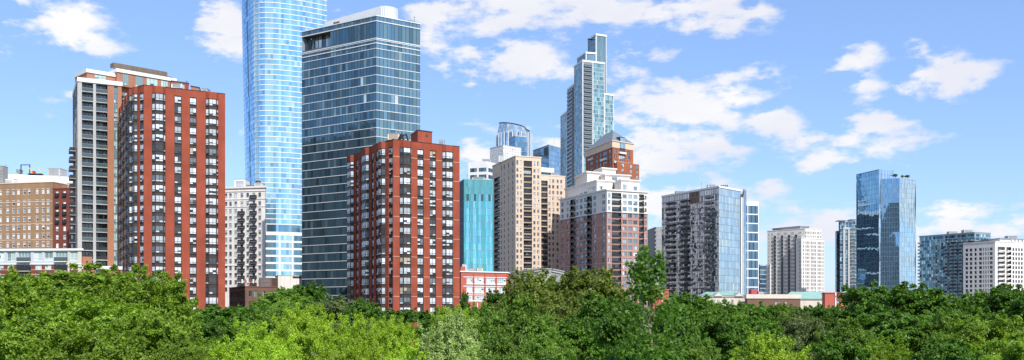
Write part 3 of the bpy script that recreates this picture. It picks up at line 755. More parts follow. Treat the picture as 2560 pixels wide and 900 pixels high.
# pale blue supertall, curved plan, rising out of the picture
COLV = {}
def supertall():
    base = [(604.5, 604), (609, 596), (622, 586), (628, 582), (634, 577.5), (641, 574.2), (650, 572.2), (662, 571.6), (690, 572.6), (722, 575.2), (757, 579), (817, 588)]
    c0 = [P2(*p) for p in base]; H = 255; fh = 3.07
    cx, cy = 0.0, 0.0
    bk = [(c0[-1][0] - 6, c0[-1][1] + 24), (c0[0][0] + 6, c0[0][1] + 22)]
    poly = c0 + bk; cen = (sum(p[0] for p in poly) / len(poly), sum(p[1] for p in poly) / len(poly))
    b = Bd('supertall_tower', 'pale blue glass supertall with white floor lines running out of the top of the frame', 'skyscraper', poly)
    def bulge(z):  # the left edge leans in towards the foot
        return 1.0
    def pt(i, z):
        p = poly[i]; k = max(0, min(1, (z - 60) / 140)); return (p[0] + (1 - k) * (3.0 if i < 4 else 1.2 if i < 6 else 0), p[1], z)
    zlow, zmid0, zmid1 = 0, Z(583, 572), Z(549, 572)
    bands = []; z = H; k = 0; m = b.mb('glass_wall'); nseg = len(base) - 1
    def panes(za, zb, mode):
        for i in range(nseg):
            p, q = poly[i], poly[i + 1]; Ls = math.hypot(q[0] - p[0], q[1] - p[1]); n = max(1, round(Ls / 1.55))
            for j in range(n):
                t0, t1 = j / n, (j + 1) / n
                a, c = pt(i, za), pt(i + 1, za); e, f = pt(i, zb), pt(i + 1, zb)
                L_ = lambda u, v, t: tuple(u[s] + (v[s] - u[s]) * t for s in range(3))
                s_ = (i + t0)
                if i == 1 and j in (n // 2, n // 2 + 1) and mode == '' and int(z / fh) % 1 == 0 and R.random() < .85: colr = (.03, .05, .08)
                elif i < 3: colr = pick([((.28, .55, .78), 3), ((.40, .68, .88), 2), ((.16, .34, .50), 1)])
                elif mode == 'dark': colr = pick([((.16, .34, .46), 3), ((.24, .46, .6), 2)])
                else:
                    colr = COLV.setdefault((i, j), R.choice([(.34, .64, .79), (.40, .70, .84), (.29, .58, .75), (.52, .79, .89)])) if R.random() < .8 else pick([((.36, .62, .80), 3), ((.26, .48, .68), 2), ((.56, .78, .92), 1)])
                m.face([L_(a, c, t0), L_(a, c, t1), L_(e, f, t1), L_(e, f, t0)], 'supertall_glass', colr)
    def ring(z, h, o, mat, i0=2):
        mm = MB()
        for i in range(i0, nseg):
            p, q = pt(i, z), pt(i + 1, z); w = Wall(p[:2], q[:2]); w.fbox(mm, 0, w.L, z - h, z, -.1, o, mat)
        return mm
    while z > zmid1:
        panes(z - fh, z, ''); b_ = ring(z, .42, .18, 'white_paint', 3); bands.append(b_); z -= fh
    za = z; panes(zmid0, za, 'dark'); bands.append(ring(za, .5, .25, 'white_paint', 3)); bands.append(ring(zmid0 + .9, 1.6, .3, 'white_paint', 3))
    z = zmid0; fh2 = 4.3
    while z > 4:
        panes(z - fh2, z, ''); bands.append(ring(z, 1.15, .2, 'white_paint', 3)); z -= fh2
    for mm in bands[:100]: b.part('floor_band', mm)
    mm = MB()
    for i, t in ((6, .3), (8, .2), (9, .2)):
        p, q = pt(i, 0), pt(i + 1, 0); w = Wall(p[:2], q[:2]); w.fbox(mm, w.L * t, w.L * t + 1.0, 0, zmid0, 0, .34, 'white_paint')
    p, q = pt(6, 0), pt(7, 0); w = Wall(p[:2], q[:2]); w.fbox(mm, w.L * .8, w.L * .8 + 1.6, zmid0, za, 0, .34, 'white_paint')
    b.part('white_pier', mm)
    # thin seams on the narrow left side
    mm = MB(); z = H
    while z > 10:
        for i in range(0, 3):
            p, q = pt(i, z), pt(i + 1, z); w = Wall(p[:2], q[:2]); w.fbox(mm, 0, w.L, z - .12, z, 0, .06, 'mullion')
        z -= fh
    b.part('side_seam', mm)
    b.mb('rear_wall')
    for i in range(nseg, len(poly)):
        e_ = poly[(i + 1) % len(poly)]; w = Wall(poly[i], (e_[0] + 3.6, e_[1] + 1) if i == len(poly) - 1 else e_); w.quad(b.mb('rear_wall'), 0, w.L, 0, H, 0, 'blue_grey_metal')
    b.mb('roof').prism(offpoly(poly, -1), H - 1, H, 'band_grey')
    b.done()
supertall()

# white ornate block with fire escapes
def fire_escape_block():
    L, Rr = P2(560, 424), P2(663.5, 420); w0 = Wall(L, Rr)
    poly = [L, Rr, (Rr[0] - 9, Rr[1] + 26), (L[0] - 9, L[1] + 26)]
    b = Bd('white_block', 'narrow white masonry block with black fire escape balconies right of the taller red tower', 'apartment building', poly)
    w = b.wall(0); zt = Z(470, 421)
    px = [565, 576, 589, 604.5, 619, 634.5, 649]
    cl = [(w.u(x) - .62, w.u(x) + .62) for x in px]
    ys = [487, 508, 526.5] + [526.5 + 17.9 * k for k in range(1, 12)]
    rw = [(Z(y, 421) - .95, Z(y, 421) + .95) for y in ys]
    grid(b, w, 0, zt, cl, rw, 'white_stone', back='recess')
    G = [((.10, .14, .17), 4), ((.3, .36, .38), 2), ((.05, .06, .07), 3), ((.5, .55, .55), 1)]
    for i, (za, zb) in enumerate(rw):
        for j, (u0, u1) in enumerate(cl):
            b.win(w, u0, u1, za, zb, pal=G, nv=1, tz=.95, frame='mullion', fw=.09)
            w.fbox(b.mb('wall'), u0 - .1, u1 + .1, za - .15, za, -.05, .1, 'white_stone')
            if j in (3, 5) and not (j == 3 and i < 2):
                t = i; b.rail(w, u0 - .95, u1 + .85, za - .25, 1.15, mat='dark_metal', slab='dark_metal', name='fire_escape', h=.95, sth=.35)
    for y, h, o in ((478, .25, .25), (498, .35, .2), (517, .3, .2), (664, .3, .2)):
        w.fbox(b.mb('stringcourse'), 0, w.L, Z(y, 421), Z(y, 421) + h, 0, o, 'white_stone')
    backwalls(b, (1, 2, 3), 0, zt, 'white_stone'); cornice(b, poly, zt, zt + .8, .5, 'white_stone', 'cornice'); b.done()
    rooftop_box('glazed_roof_house', 'pale louvred roof house on the left of the white fire escape block', 586, 613, 448, 469, 424, 7, 'band_white', 'roof house')
    rooftop_box('water_tower_house', 'cream brick tank house on the right of the white fire escape block', 636, 655, 458, 471, 423, 5, 'cream_stone', 'tank house')
    rooftop_box('roof_pipes', 'rusty pipe rack between the roof houses of the white fire escape block', 616, 635, 463, 471, 425, 3, 'orange_panel', 'pipe rack')
    d = 425; t = thing('vent_cap', 'dark round vent cap on the cream tank house', 'vent cap', (X(645, d), d, Z(458, d)))
    m = MB(); x = X(645, d); m.tube([(x, d, Z(458, d)), (x, d, Z(455, d)), (x, d, Z(452, d)), (x, d, Z(451, d))], [1.2, 1.2, 1.0, .1], 'dark_metal', 10); build(m, 'cap', t)
    m = MB(); m.tube([(x, d, Z(458, d) - .2), (x, d, Z(458, d) + .2)], [1.5, 1.5], 'grey_concrete', 10); build(m, 'collar', t)
fire_escape_block()

def brown_low():
    L, C, Rr = P2(573, 352), P2(613, 330), P2(690, 338)
    poly = para(L, C, Rr); zt = Z(717, 330)
    b = Bd('brown_block', 'low brown brick building below the white fire escape block', 'brick building', poly)
    w0, w1 = b.wall(0), b.wall(1)
    c0 = [(w0.L * (k + .25) / 9, w0.L * (k + .75) / 9) for k in range(9)]
    rw = [(zt - 3.4, zt - 1.4), (zt - 7, zt - 5), (zt - 10.5, zt - 8.5)]
    grid(b, w0, 0, zt, c0, rw, 'brown_brick'); c1 = w1.cols([(622, 630), (634.5, 643), (656, 664), (674, 682)]); grid(b, w1, 0, zt, c1, rw, 'brown_brick')
    for za, zb in rw:
        for a, c in c0: b.win(w0, a, c, za, zb, pal=DARK)
        for a, c in c1: b.win(w1, a, c, za, zb, pal=DARK + [((.12, .22, .2), 3)])
    w0.fbox(b.mb('stringcourse'), 0, w0.L, zt - 1.0, zt - .75, 0, .15, 'orange_brick')
    backwalls(b, (2, 3), 0, zt, 'brown_brick'); cornice(b, poly, zt, zt + .3, .15, 'brown_brick'); b.done()
    rooftop_box('brick_lift_house', 'dark brown brick lift house on the low brown building', 647, 680, 695, 719, 340, 8, 'brown_brick', 'lift house')
    for k in range(5):
        d = 333; px = 606 + k * 7; t = thing('cell_antenna', 'red and white cell antenna standing on the low brown building roof', 'antenna', (X(px, d), d, Z(716, d)), 'cell antennas in a row on the low brown roof')
        m = MB(); x = X(px, d); m.tube([(x, d, Z(716, d)), (x, d, Z(697, d))], [.07, .06], 'dark_metal', 5); build(m, 'pole', t)
        m = MB(); m.box(x - .25, x + .25, d - .3, d - .08, Z(708, d), Z(698, d), 'orange_panel' if k % 2 else 'white_paint'); build(m, 'panel', t)
    L, C, Rr = P2(688, 372), P2(695, 360), P2(756, 364); poly = para(L, C, Rr); zt = Z(689, 360)
    b = Bd('white_annex', 'plain white concrete box at the foot of the pale blue supertall', 'annex', poly)
    b.mb('wall').prism(poly, 0, zt, 'white_stone'); w = b.wall(1)
    for k in range(1, 4): w.fbox(b.mb('joint'), w.L * k / 4, w.L * k / 4 + .1, 0, zt, 0, .02, 'concrete')
    w.fbox(b.mb('louvre'), w.L * .6, w.L * .95, zt - .9, zt - .2, 0, .06, 'dark_metal'); cornice(b, poly, zt, zt + .2, .1, 'concrete', 'parapet'); b.done()
brown_low()

# turquoise tower
def turquoise():
    L, C, Rr = P2(1146, 462), P2(1160, 450), P2(1233, 452); poly = para(L, C, Rr); zt = Z(449, 450)
    b = Bd('turquoise_tower', 'slim turquoise glass tower between the red brick tower and the tan tower', 'office tower', poly)
    b.mb('core').prism(offpoly(poly, -.5), 0, zt - .2, 'recess', top='band_grey')
    bands = {}
    stripe = {0: 1, 1: 1, 4: 1, 5: 1, 6: 1, 10: 1, 11: 1, 14: 1, 15: 1, 16: 1, 17: 1, 20: 1, 23: 1}
    def cl(u, v, k):
        i = int(u * 24 + .01)
        if v > .955: return pick([((.10, .42, .46), 1)])
        if .90 < v and i in (2, 3, 8, 9, 14, 15, 20, 21): return (.03, .09, .10)
        return pick([((.06, .40, .44), 3), ((.10, .48, .52), 2)]) if i in stripe else pick([((.15, .52, .72), 3), ((.20, .60, .78), 2)])
    for i in (0, 1):
        w = b.wall(i); curtain(b, w, 0, zt, 3.3, w.L / 24, 'teal_glass', None, cl=cl, bands=bands, mw=.07, mul='blue_grey_metal')
    put_bands(b, bands, 'mullion', .12, .05, 'floor_joint')
    m = b.mb('vertical_rib')
    for k in (1, 7, 13, 19): b.wall(1).fbox(m, b.wall(1).L * k / 24, b.wall(1).L * k / 24 + .15, 0, zt, 0, .12, 'blue_grey_metal')
    backwalls(b, (2, 3), 0, zt, 'blue_grey_metal', 'rear_wall'); cornice(b, poly, zt, zt + .3, .1, 'copper_roof', 'parapet'); b.done()
turquoise()

def punched(b, w, z0, zt, colpx, ww, rw, mat, th=.3, pal=MIX, nv=2, fr='mullion', sill=None, tz=0):
    cl = [(w.u(x) - ww / 2, w.u(x) + ww / 2) for x in colpx]; cl = [c for c in cl if c[0] > .1 and c[1] < w.L - .1]
    grid(b, w, z0, zt, cl, rw, mat, th=th)
    for za, zb in rw:
        for a, c in cl:
            b.win(w, a, c, za, zb, o=-th * .6, pal=pal, nv=nv, frame=fr, tz=tz)
            if sill: w.fbox(b.mb('wall'), a - .08, c + .08, za - .2, za - .02, -.05, .07, sill)
    return cl
def bal_stack(b, w, xa, xb, zt, z0, fh, mat, out=.9, rail_='dark_metal', rec=1.2, slab='beige_stone'):
    """a recessed column of balconies (the wall there is left open)"""
    a, c = w.u(xa), w.u(xb); z = zt
    while z - fh > z0:
        b.win(w, a + .15, c - .15, z - fh + .2, z - .5, o=-rec + .05, pal=[((.10, .14, .17), 3), ((.35, .40, .42), 1.5), ((.03, .035, .04), 2)], nv=3, frame='mullion', name='balcony_door')
        b.rail(w, a + .02, c - .02, z - fh + .15, out, mat=rail_, slab=slab); z -= fh
def tan_tower():
    fh = 3.02
    L, M, C, Rr, W = P2(1231, 535), P2(1258, 517), P2(1289, 500), P2(1353, 505), P2(1413, 511)
    zt = Z(391, 500); zw = Z(439, 506)
    poly = [L, C, Rr, (L[0] + Rr[0] - C[0], L[1] + Rr[1] - C[1])]
    b = Bd('tan_tower', 'tan masonry tower with square windows and balcony stacks, right of the turquoise tower', 'apartment tower', poly)
    w0, w1 = b.wall(0), b.wall(1)
    rw = rows(zt - 5.6, fh, 1.75, .75)
    G = [((.13, .16, .18), 5), ((.05, .06, .07), 3), ((.42, .46, .48), 3), ((.62, .64, .64), 1.5)]
    # left side
    u0, u1 = w0.u(1235.5), w0.u(1249.5)
    wA, wB, wC = Wall(w0.p0, w0.at(u0, 0)[:2]), Wall(w0.at(u0, 0)[:2], w0.at(u1, 0)[:2]), Wall(w0.at(u1, 0)[:2], w0.p1)
    wA.box(b.mb('wall'), 0, wA.L, 0, zt, -.3, 0, 'beige_stone')
    wB.quad(b.mb('wall'), 0, wB.L, 0, zt, -1.3, 'mullion_dark'); wB.fbox(b.mb('wall'), 0, wB.L, zt - 7, zt, -1.2, -.01, 'beige_stone')
    bal_stack(b, wB, 1236, 1249.3, zt - 7, 0, fh, 'beige_stone', out=.1)
    punched(b, wC, 0, zt, [1254, 1261, 1271.5, 1282], 1.7, rw + [(zt - 4.3, zt - 1.9)], 'beige_stone', pal=G, sill='cream_stone')
    # front
    uL, uR = w1.u(1309), w1.u(1330)
    wa, wb, wc = Wall(w1.p0, w1.at(uL, 0)[:2]), Wall(w1.at(uL, 0)[:2], w1.at(uR, 0)[:2]), Wall(w1.at(uR, 0)[:2], w1.p1)
    punched(b, wa, 0, zt, [1293.5, 1302.5], 1.15, rw + [(zt - 4.3, zt - 1.9)], 'beige_stone', pal=G, sill='cream_stone')
    punched(b, wc, 0, zt, [1336, 1345.5], 1.15, rw + [(zt - 4.3, zt - 1.9)], 'beige_stone', pal=G, sill='cream_stone')
    wb.quad(b.mb('wall'), 0, wb.L, 0, zt, -1.3, 'beige_stone'); wb.fbox(b.mb('wall'), 0, wb.L, zt - 1.9, zt, -1.29, -.01, 'beige_stone'); wb.quad(b.mb('wall'), 0, wb.L, zt - 6.2, zt - 1.9, -.4, 'dark_metal')
    bal_stack(b, wb, 1309.3, 1329.8, zt - 7.0, 0, fh, 'beige_stone', out=.25)
    for k in range(9): w1.fbox(b.mb('pilaster'), w1.u(1289.6), w1.u(1290.6), 0, zt, 0, .12, 'cream_stone') if k == 0 else None
    backwalls(b, (2, 3), 0, zt, 'beige_stone'); cornice(b, poly, zt, zt + .5, .25, 'cream_stone'); cornice(b, poly, zt - 5.4, zt - 5.1, .12, 'cream_stone', 'stringcourse')
    cornice(b, poly, Z(520, 503), Z(519, 503), .1, 'cream_stone', 'stringcourse')
    # lower right wing
    wp0, wp1 = w1.at(w1.L + .002, 0, -.3)[:2], W; ww = Wall(wp0, wp1)
    uA = ww.u(1369)
    wA, wB = Wall(wp0, ww.at(uA, 0)[:2]), Wall(ww.at(uA, 0)[:2], wp1)
    wA.quad(b.mb('wing_wall'), 0, wA.L, 0, zw, -1.3, 'beige_stone'); wA.fbox(b.mb('wing_wall'), 0, wA.L, zw - 2.6, zw, -1.29, -.01, 'beige_stone')
    bal_stack(b, wA, 1353.3, 1368.8, zw - 2.6, 0, fh, 'beige_stone', out=.3)
    rws = rows(zw - 1.2, fh, 1.75, .75)
    cl = [(wB.u(x) - .6, wB.u(x) + .6) for x in (1374, 1383, 1394, 1403)]
    grid(b, wB, 0, zw, cl, rws, 'beige_stone', part='wing_wall')
    for za, zb in rws:
        for a, c in cl: b.win(wB, a, c, za, zb, pal=G); wB.fbox(b.mb('wall'), a - .08, c + .08, za - .2, za - .02, -.05, .07, 'cream_stone')
    q = [wp0, wp1, (wp1[0] - ww.n[0] * 22, wp1[1] - ww.n[1] * 22), (wp0[0] - ww.n[0] * 22, wp0[1] - ww.n[1] * 22)]
    for i in (1, 2): x = Wall(q[i], q[i + 1]); x.quad(b.mb('wing_wall'), 0, x.L, 0, zw, 0, 'beige_stone')
    b.mb('wing_roof').prism(offpoly(q, .15), zw, zw + .5, 'cream_stone', bottom=True)
    b.done()
    rooftop_box('roof_hut', 'small white hut with a mast on the tan tower roof', 1247, 1262, 389, 404, 520, 6, 'white_paint', 'roof hut')
tan_tower()

def banded(name, label, cat, L, C, Rr, yt, fh, bandm, bandh, glass, pal, pw=2.4, parapet=1.2, parm=None, mul='mullion', **k):
    if 'own' in k: L, C, Rr = k['own']; zt = k['top']
    else: L, C, Rr = P2(*L), P2(*C), P2(*Rr); zt = Z(yt, C[1])
    poly = [L, C, Rr, (Rr[0], Rr[1] - 30), (L[0], L[1] - 30)] if 'own' in k else para(L, C, Rr)
    b = Bd(name, label, cat, poly); b.mb('core').prism(offpoly(poly, -.4), 0, zt, 'recess'); bands = {}
    for i in (0, 1): curtain(b, b.wall(i), 0, zt - parapet, fh, pw, glass, pal, bands=bands, mul=mul, mw=k.get('mw', .12), cl=k.get('cl'))
    put_bands(b, bands, bandm, bandh, .15)
    backwalls(b, (2, 3), 0, zt, parm or bandm, 'rear_wall'); cornice(b, poly, zt - parapet, zt, .16, parm or bandm, 'parapet'); return b, zt
NAVY = [((.10, .22, .32), 4), ((.05, .12, .19), 3), ((.22, .38, .48), 1)]
b, zt = banded('office_block', 'white office block with dark ribbon windows left of the louvred white box', 'office building', (1171, 705), (1217, 700), (1250, 716), 403, 5.0, 'white_paint', 2.1, 'dark_blue_glass', NAVY, parapet=2.5)
for i, L in ((0, (0, .47, .985)), (1, (0, .5))):
    w = b.wall(i)
    for t in L: w.fbox(b.mb('white_pier'), w.L * t, w.L * t + 1.4, 0, zt - 2.4, 0, .25, 'white_paint')
b.done()
rooftop_box('roof_hut', 'dark rimmed plant hut on the white office block', 1205, 1228, 398, 405, 712, 8, 'band_grey', 'roof hut')
# white louvred box
L, C, Rr = P2(1225, 800), P2(1258, 785), P2(1303, 800); poly = para(L, C, Rr); zt = Z(363, 785)
b = Bd('louvred_block', 'white louvred block in front of the round topped glass tower', 'office building', poly)
b.mb('wall').prism(poly, 0, zt, 'white_paint')
for i in (0, 1):
    w = b.wall(i); n = 11; r_ = 7
    for k in range(r_):
        for j in range(n):
            z = zt - 1.2 - k * 2.1; b.wins.append(('louvre', w.at(w.L * (j + .5) / n, z, 0), 1, w, w.L * (j + .15 + .1 * (k % 2)) / n, w.L * (j + .7 + .1 * (k % 2)) / n, z - 1.5, z, .02, [((.45, .5, .52), 1)], 1, 0, 'white_paint', .1, 'window_glass', None, False))
cornice(b, poly, zt, zt + .3, .2, 'white_paint', 'parapet'); b.done()

# round topped glass tower
def round_tower():
    d = 900; cx, r = X(1286, d), (X(1331, d) - X(1241, d)) / 2; cyc = d + r; n = 26
    th = [math.pi + math.pi * k / n for k in range(n + 1)]
    ring = [(cx + r * math.cos(t), cyc + r * math.sin(t)) for t in th]
    zs = Z(345, d)
    b = Bd('round_tower', 'round glass tower with a slanted ribbed crown, behind the louvred white box', 'skyscraper', ring)
    m = b.mb('glass_wall')
    for i in range(n):
        for k in range(60):
            z1 = Z(330, d) - k * 4.2
            if z1 < 5: break
            c = pick([((.42, .56, .66), 4), ((.55, .68, .76), 3)]) if i % 2 else pick([((.16, .28, .38), 2), ((.3, .44, .54), 2)])
            m.face([(*ring[i], z1 - 4.2), (*ring[i + 1], z1 - 4.2), (*ring[i + 1], z1), (*ring[i], z1)], 'mirror_glass', c)
    def top(p): t = (p[0] - cx) / r; return Z(299 + 8 * (t + 1) + (5 if t > .7 else 0), d)
    m = b.mb('crown'); zb = Z(330, d); nb = 7
    for i in range(n):
        p, q = ring[i], ring[i + 1]
        if i < 1: pass
        for k in range(nb):
            f = lambda pp, t: zb + (top(pp) - zb) * t
            s0, s1 = 1 - .018 * k * 1.3, 1 - .018 * (k + 1) * 1.3
            g_ = lambda pp, s: (cx + (pp[0] - cx) * (s0 if s == 0 else s1), cyc + (pp[1] - cyc) * (s0 if s == 0 else s1))
            m.face([(*g_(p, 0), f(p, k / nb)), (*g_(q, 0), f(q, k / nb)), (*g_(q, 1), f(q, (k + .86) / nb)), (*g_(p, 1), f(p, (k + .86) / nb))], 'mirror_glass', pick([((.5, .64, .74), 3), ((.62, .75, .82), 2)]))
            m.face([(*g_(p, 1), f(p, (k + .86) / nb)), (*g_(q, 1), f(q, (k + .86) / nb)), (*g_(q, 1), f(q, (k + 1) / nb)), (*g_(p, 1), f(p, (k + 1) / nb))], 'mullion')
    m.face([(cx + (p[0] - cx) * .9, cyc + (p[1] - cyc) * .9, top(p) - .2) for p in ring], 'band_grey')
    for i in range(0, n, 2):
        w = Wall(ring[i], ring[i + 1]); m = MB(); w.fbox(m, 0, .7, 0, Z(328, d), -.05, .5, 'band_white'); b.part('rib', m)
    w = Wall((cx + r, cyc), (cx - r, cyc)); w.quad(b.mb('rear_wall'), 0, w.L, 0, zs, 0, 'blue_grey_metal'); b.done()
round_tower()
b, zt = banded('office_block', 'small dark blue glass block set against the round topped tower', 'office building', (1273, 885), (1288, 870), (1317, 876), 338, 4.4, 'mullion', .5, 'dark_blue_glass', [((.10, .26, .45), 3), ((.16, .36, .58), 2)], parapet=.8, parm='band_grey'); b.done()
b, zt = banded('office_block', 'sky blue glass block between the tan tower and the stepped skyscraper', 'office building', (1333, 880), (1372, 850), (1408, 870), 361, 4.2, 'mullion', .4, 'mirror_glass', [((.42, .62, .76), 4), ((.50, .70, .84), 2), ((.34, .52, .66), 2)], parapet=.6, parm='band_grey')
w = b.wall(0); w.fbox(b.mb('dark_inset'), w.L * .72, w.L * .98, 0, zt - 2, .02, .4, 'mullion_dark'); b.done()
b, zt = banded('office_block', 'low dark glass block above the tan tower roof', 'office building', (1322, 690), (1355, 680), (1372, 688), 387, 4.0, 'mullion_dark', .5, 'dark_blue_glass', NAVY, parapet=1.0, parm='mullion_dark'); b.done()
b, zt = banded('office_block', 'small white banded block behind the wing of the tan tower', 'office building', (1350, 655), (1353, 650), (1385, 655), 418, 4.2, 'white_paint', 1.6, 'dark_blue_glass', NAVY, parapet=1.6); b.done()

# stepped skyscraper
def stepped():
    D = 740; fh = 3.25
    GL = [((.20, .40, .46), 3), ((.28, .50, .55), 3), ((.10, .22, .28), 3), ((.50, .68, .68), 1)]
    GR = [((.20, .42, .44), 3), ((.28, .52, .52), 2), ((.10, .23, .27), 2), ((.46, .66, .62), .8)]
    b = Bd('stepped_skyscraper', 'tall stepped blue green skyscraper with white vertical edges', 'skyscraper', [P2(1402, D + 30), P2(1456, D), P2(1534, D + 14)])
    bands = {}
    def vol(L, C, Rr, y, lb=(), rb=(), n=0, crown=False):
        L, C, Rr = P2(*L), P2(*C), P2(*Rr); poly = para(L, C, Rr); zt = Z(y, C[1])
        b.mb('core').prism(offpoly(poly, -.9), 0, zt, 'recess')
        for i, (bal, pal) in enumerate(((lb, GL), (rb, GR))):
            w = Wall(poly[i], poly[i + 1])
            pal_ = [((.17, .30, .34), 3), ((.22, .36, .40), 2)] if crown else pal
            curtain(b, w, 0 if not crown else zt - 60, zt - 1.4, fh * (1 if not crown else 1.6), 1.35, 'dark_blue_glass', pal_, mw=.14, mul='mullion' if crown else 'band_grey')
            z = zt - 1.4
            while z > (5 if not crown else zt - 60):
                w.fbox(b.mb('floor_edge'), 0, w.L, z - .42, z, 0, .1, 'band_grey' if not crown else 'mullion'); z -= fh * (1 if not crown else 1.6)
            for (ta, tb, z_lo, z_hi) in bal:
                z = zt - 1.4; k = 0
                while z > 5:
                    if z_lo <= (zt - z) <= z_hi:
                        w.fbox(b.mb('balcony_shade_panel'), w.L * ta, w.L * tb, z - fh + .2, z - .4, .11, .14, 'mullion')  # flat panel before the glass, coloured like the shade of a recess
                        b.rail(w, w.L * ta, w.L * tb, z - fh, 1.3, mat='rail_glass', slab='band_grey')
                    z -= fh
            for t in (0, 1):
                w.fbox(b.mb('white_edge'), w.L * t - .45 if t else 0, w.L * t if t else .45, 0, zt - 1.4, -.1, .3, 'white_paint')
        m_ = MB(); m_.prism(offpoly(poly, .45), zt - 1.4, zt, 'white_paint', bottom=True); b.part('white_rim', m_)
        for i in (2, 3): w = Wall(poly[i], poly[(i + 1) % 4]); w.quad(b.mb('rear_wall'), 0, w.L, 0, zt, 0, 'blue_grey_metal')
    vol((1402, D + 62), (1417.6, D + 42), (1424, D + 44), 277, lb=((.1, .9, 60, 160),))
    vol((1419, D + 44), (1436.5, D + 24), (1446, D + 26), 207.5, lb=((.1, .9, 0, 190),))
    vol((1510, D + 10), (1511, D + 9), (1534, D + 13), 233)
    vol((1436, D + 18), (1456.6, D), (1510.5, D + 8), 149.5, lb=((.05, .95, 130, 165),), rb=((.04, .42, 0, 72),))
    w = Wall(P2(1456.6, D), P2(1510.5, D + 8)); w.fbox(b.mb('white_edge'), w.L * .445, w.L * .475, 0, Z(150, D) - 1, -.1, .42, 'white_paint')
    vol((1443.5, D + 26), (1465, D + 8.5), (1490, D + 11), 129.5, crown=True)
    vol((1470, D + 28), (1490, D + 12), (1515.5, D + 16), 84, crown=True)
    m = b.mb('roof_fin'); x0, x1 = X(1474, D), X(1507, D); z = Z(84, D)
    m.tube([(x0, D + 20, z + 1.5), (x0 + 4, D + 20, z + .8), (x1, D + 20, z + 2.6)], [.5, .7, .2], 'dark_metal', 5)
    b.done()
stepped()

# red brick tower with a hipped roof
def hip_tower():
    L, C, Rr = P2(1464, 640), P2(1531, 600), P2(1583, 612); poly = para(L, C, Rr); zt = Z(352.5, 600); zb = Z(368, 600)
    b = Bd('hipped_tower', 'red brick tower with a grey hipped roof below the stepped skyscraper', 'apartment tower', poly)
    w0, w1 = b.wall(0), b.wall(1); fh = 3.2
    rw = rows(zb - .4, fh, 2.4, .3)
    c0 = w0.cols([(1467, 1471), (1474, 1482), (1489, 1494), (1497.5, 1503), (1506, 1517), (1521.5, 1527)]); c1 = w1.cols([(1535.5, 1541.5), (1547, 1562.5), (1568.5, 1574.5)])
    WP = [((.14, .24, .30), 4), ((.30, .42, .48), 2), ((.06, .09, .12), 2), ((.55, .62, .64), .7)]
    for w, cl in ((w0, c0), (w1, c1)):
        grid(b, w, 0, zb, cl, rw, 'rust_brick', th=.4)
        for i, (za, z1) in enumerate(rw):
            for a, c in cl: b.win(w, a, c, za, z1, o=-.25, pal=WP, nv=2 if c - a < 3 else 3, tz=.8, frame='mullion_dark', fw=.16)
    for (w, xa, xb, ks) in ((w0, 1474, 1483, (1, 4, 7)), (w0, 1505, 1518, (2, 4, 6, 8)), (w1, 1546, 1563, (1, 3, 5, 6, 8)), (w1, 1534, 1543, (3, 5)), (w1, 1567, 1576, (4, 6))):
        for k in ks:
            a, c = w.u(xa), w.u(xb); b.rail(w, a, c, zb - fh * k, 1.3, mat='white_paint', slab='white_paint', h=.9)
    backwalls(b, (2, 3), 0, zb, 'rust_brick')
    b.mb('cornice').prism(offpoly(poly, .25), zb, zt, 'beige_stone', bottom=True); cornice(b, poly, zt, zt + .5, .7, 'cream_stone')
    # stepped lower shoulder
    q = [Wall(C, Rr).at(w1.L * .1, 0, 2.2)[:2], Wall(C, Rr).at(w1.L + 3.2, 0, 2.2)[:2], Wall(C, Rr).at(w1.L + 3.2, 0, -9)[:2], Wall(C, Rr).at(w1.L * .1, 0, -9)[:2]]
    z2 = Z(420, 600); b.mb('shoulder').prism(q, 0, z2 + 4, 'rust_brick', top='beige_stone')
    ws = Wall(q[0], q[1])
    for k in range(5):
        for t in (.25, .62, .9): b.win(ws, ws.L * t - 1, ws.L * t + 1, z2 + 1 - k * fh, z2 + 3.2 - k * fh, o=.03, pal=WP, nv=2, frame='mullion_dark')
    # roof
    m = b.mb('hipped_roof'); R0 = offpoly(poly, .3); zr = Z(327, 620); z0 = zt + .5
    c_ = ((R0[0][0] + R0[2][0]) / 2, (R0[0][1] + R0[2][1]) / 2); ax = (w0.d[0], w0.d[1]); rl = w0.L * .16
    A, Bq = (c_[0] - ax[0] * rl, c_[1] - ax[1] * rl, zr), (c_[0] + ax[0] * rl, c_[1] + ax[1] * rl, zr)
    r3 = [(p[0], p[1], z0) for p in R0]
    m.face([r3[0], r3[1], Bq, A], 'slate_roof'); m.face([r3[1], r3[2], Bq], 'slate_roof'); m.face([r3[2], r3[3], A, Bq], 'slate_roof'); m.face([r3[3], r3[0], A], 'slate_roof')
    m.face(list(reversed(r3)), 'slate_roof')
    d = b.mb('dormer'); a, c = w1.u(1549), w1.u(1562); w1.fbox(d, a, c, zb - .3, zt + 3.4, -3, .35, 'mullion_dark')
    b.win(w1, a + .2, c - .2, zb, zt + 3.1, o=.4, pal=[((.25, .36, .45), 1)], nv=3, tz=3, frame='mullion_dark', fw=.15)
    b.done()
hip_tower()

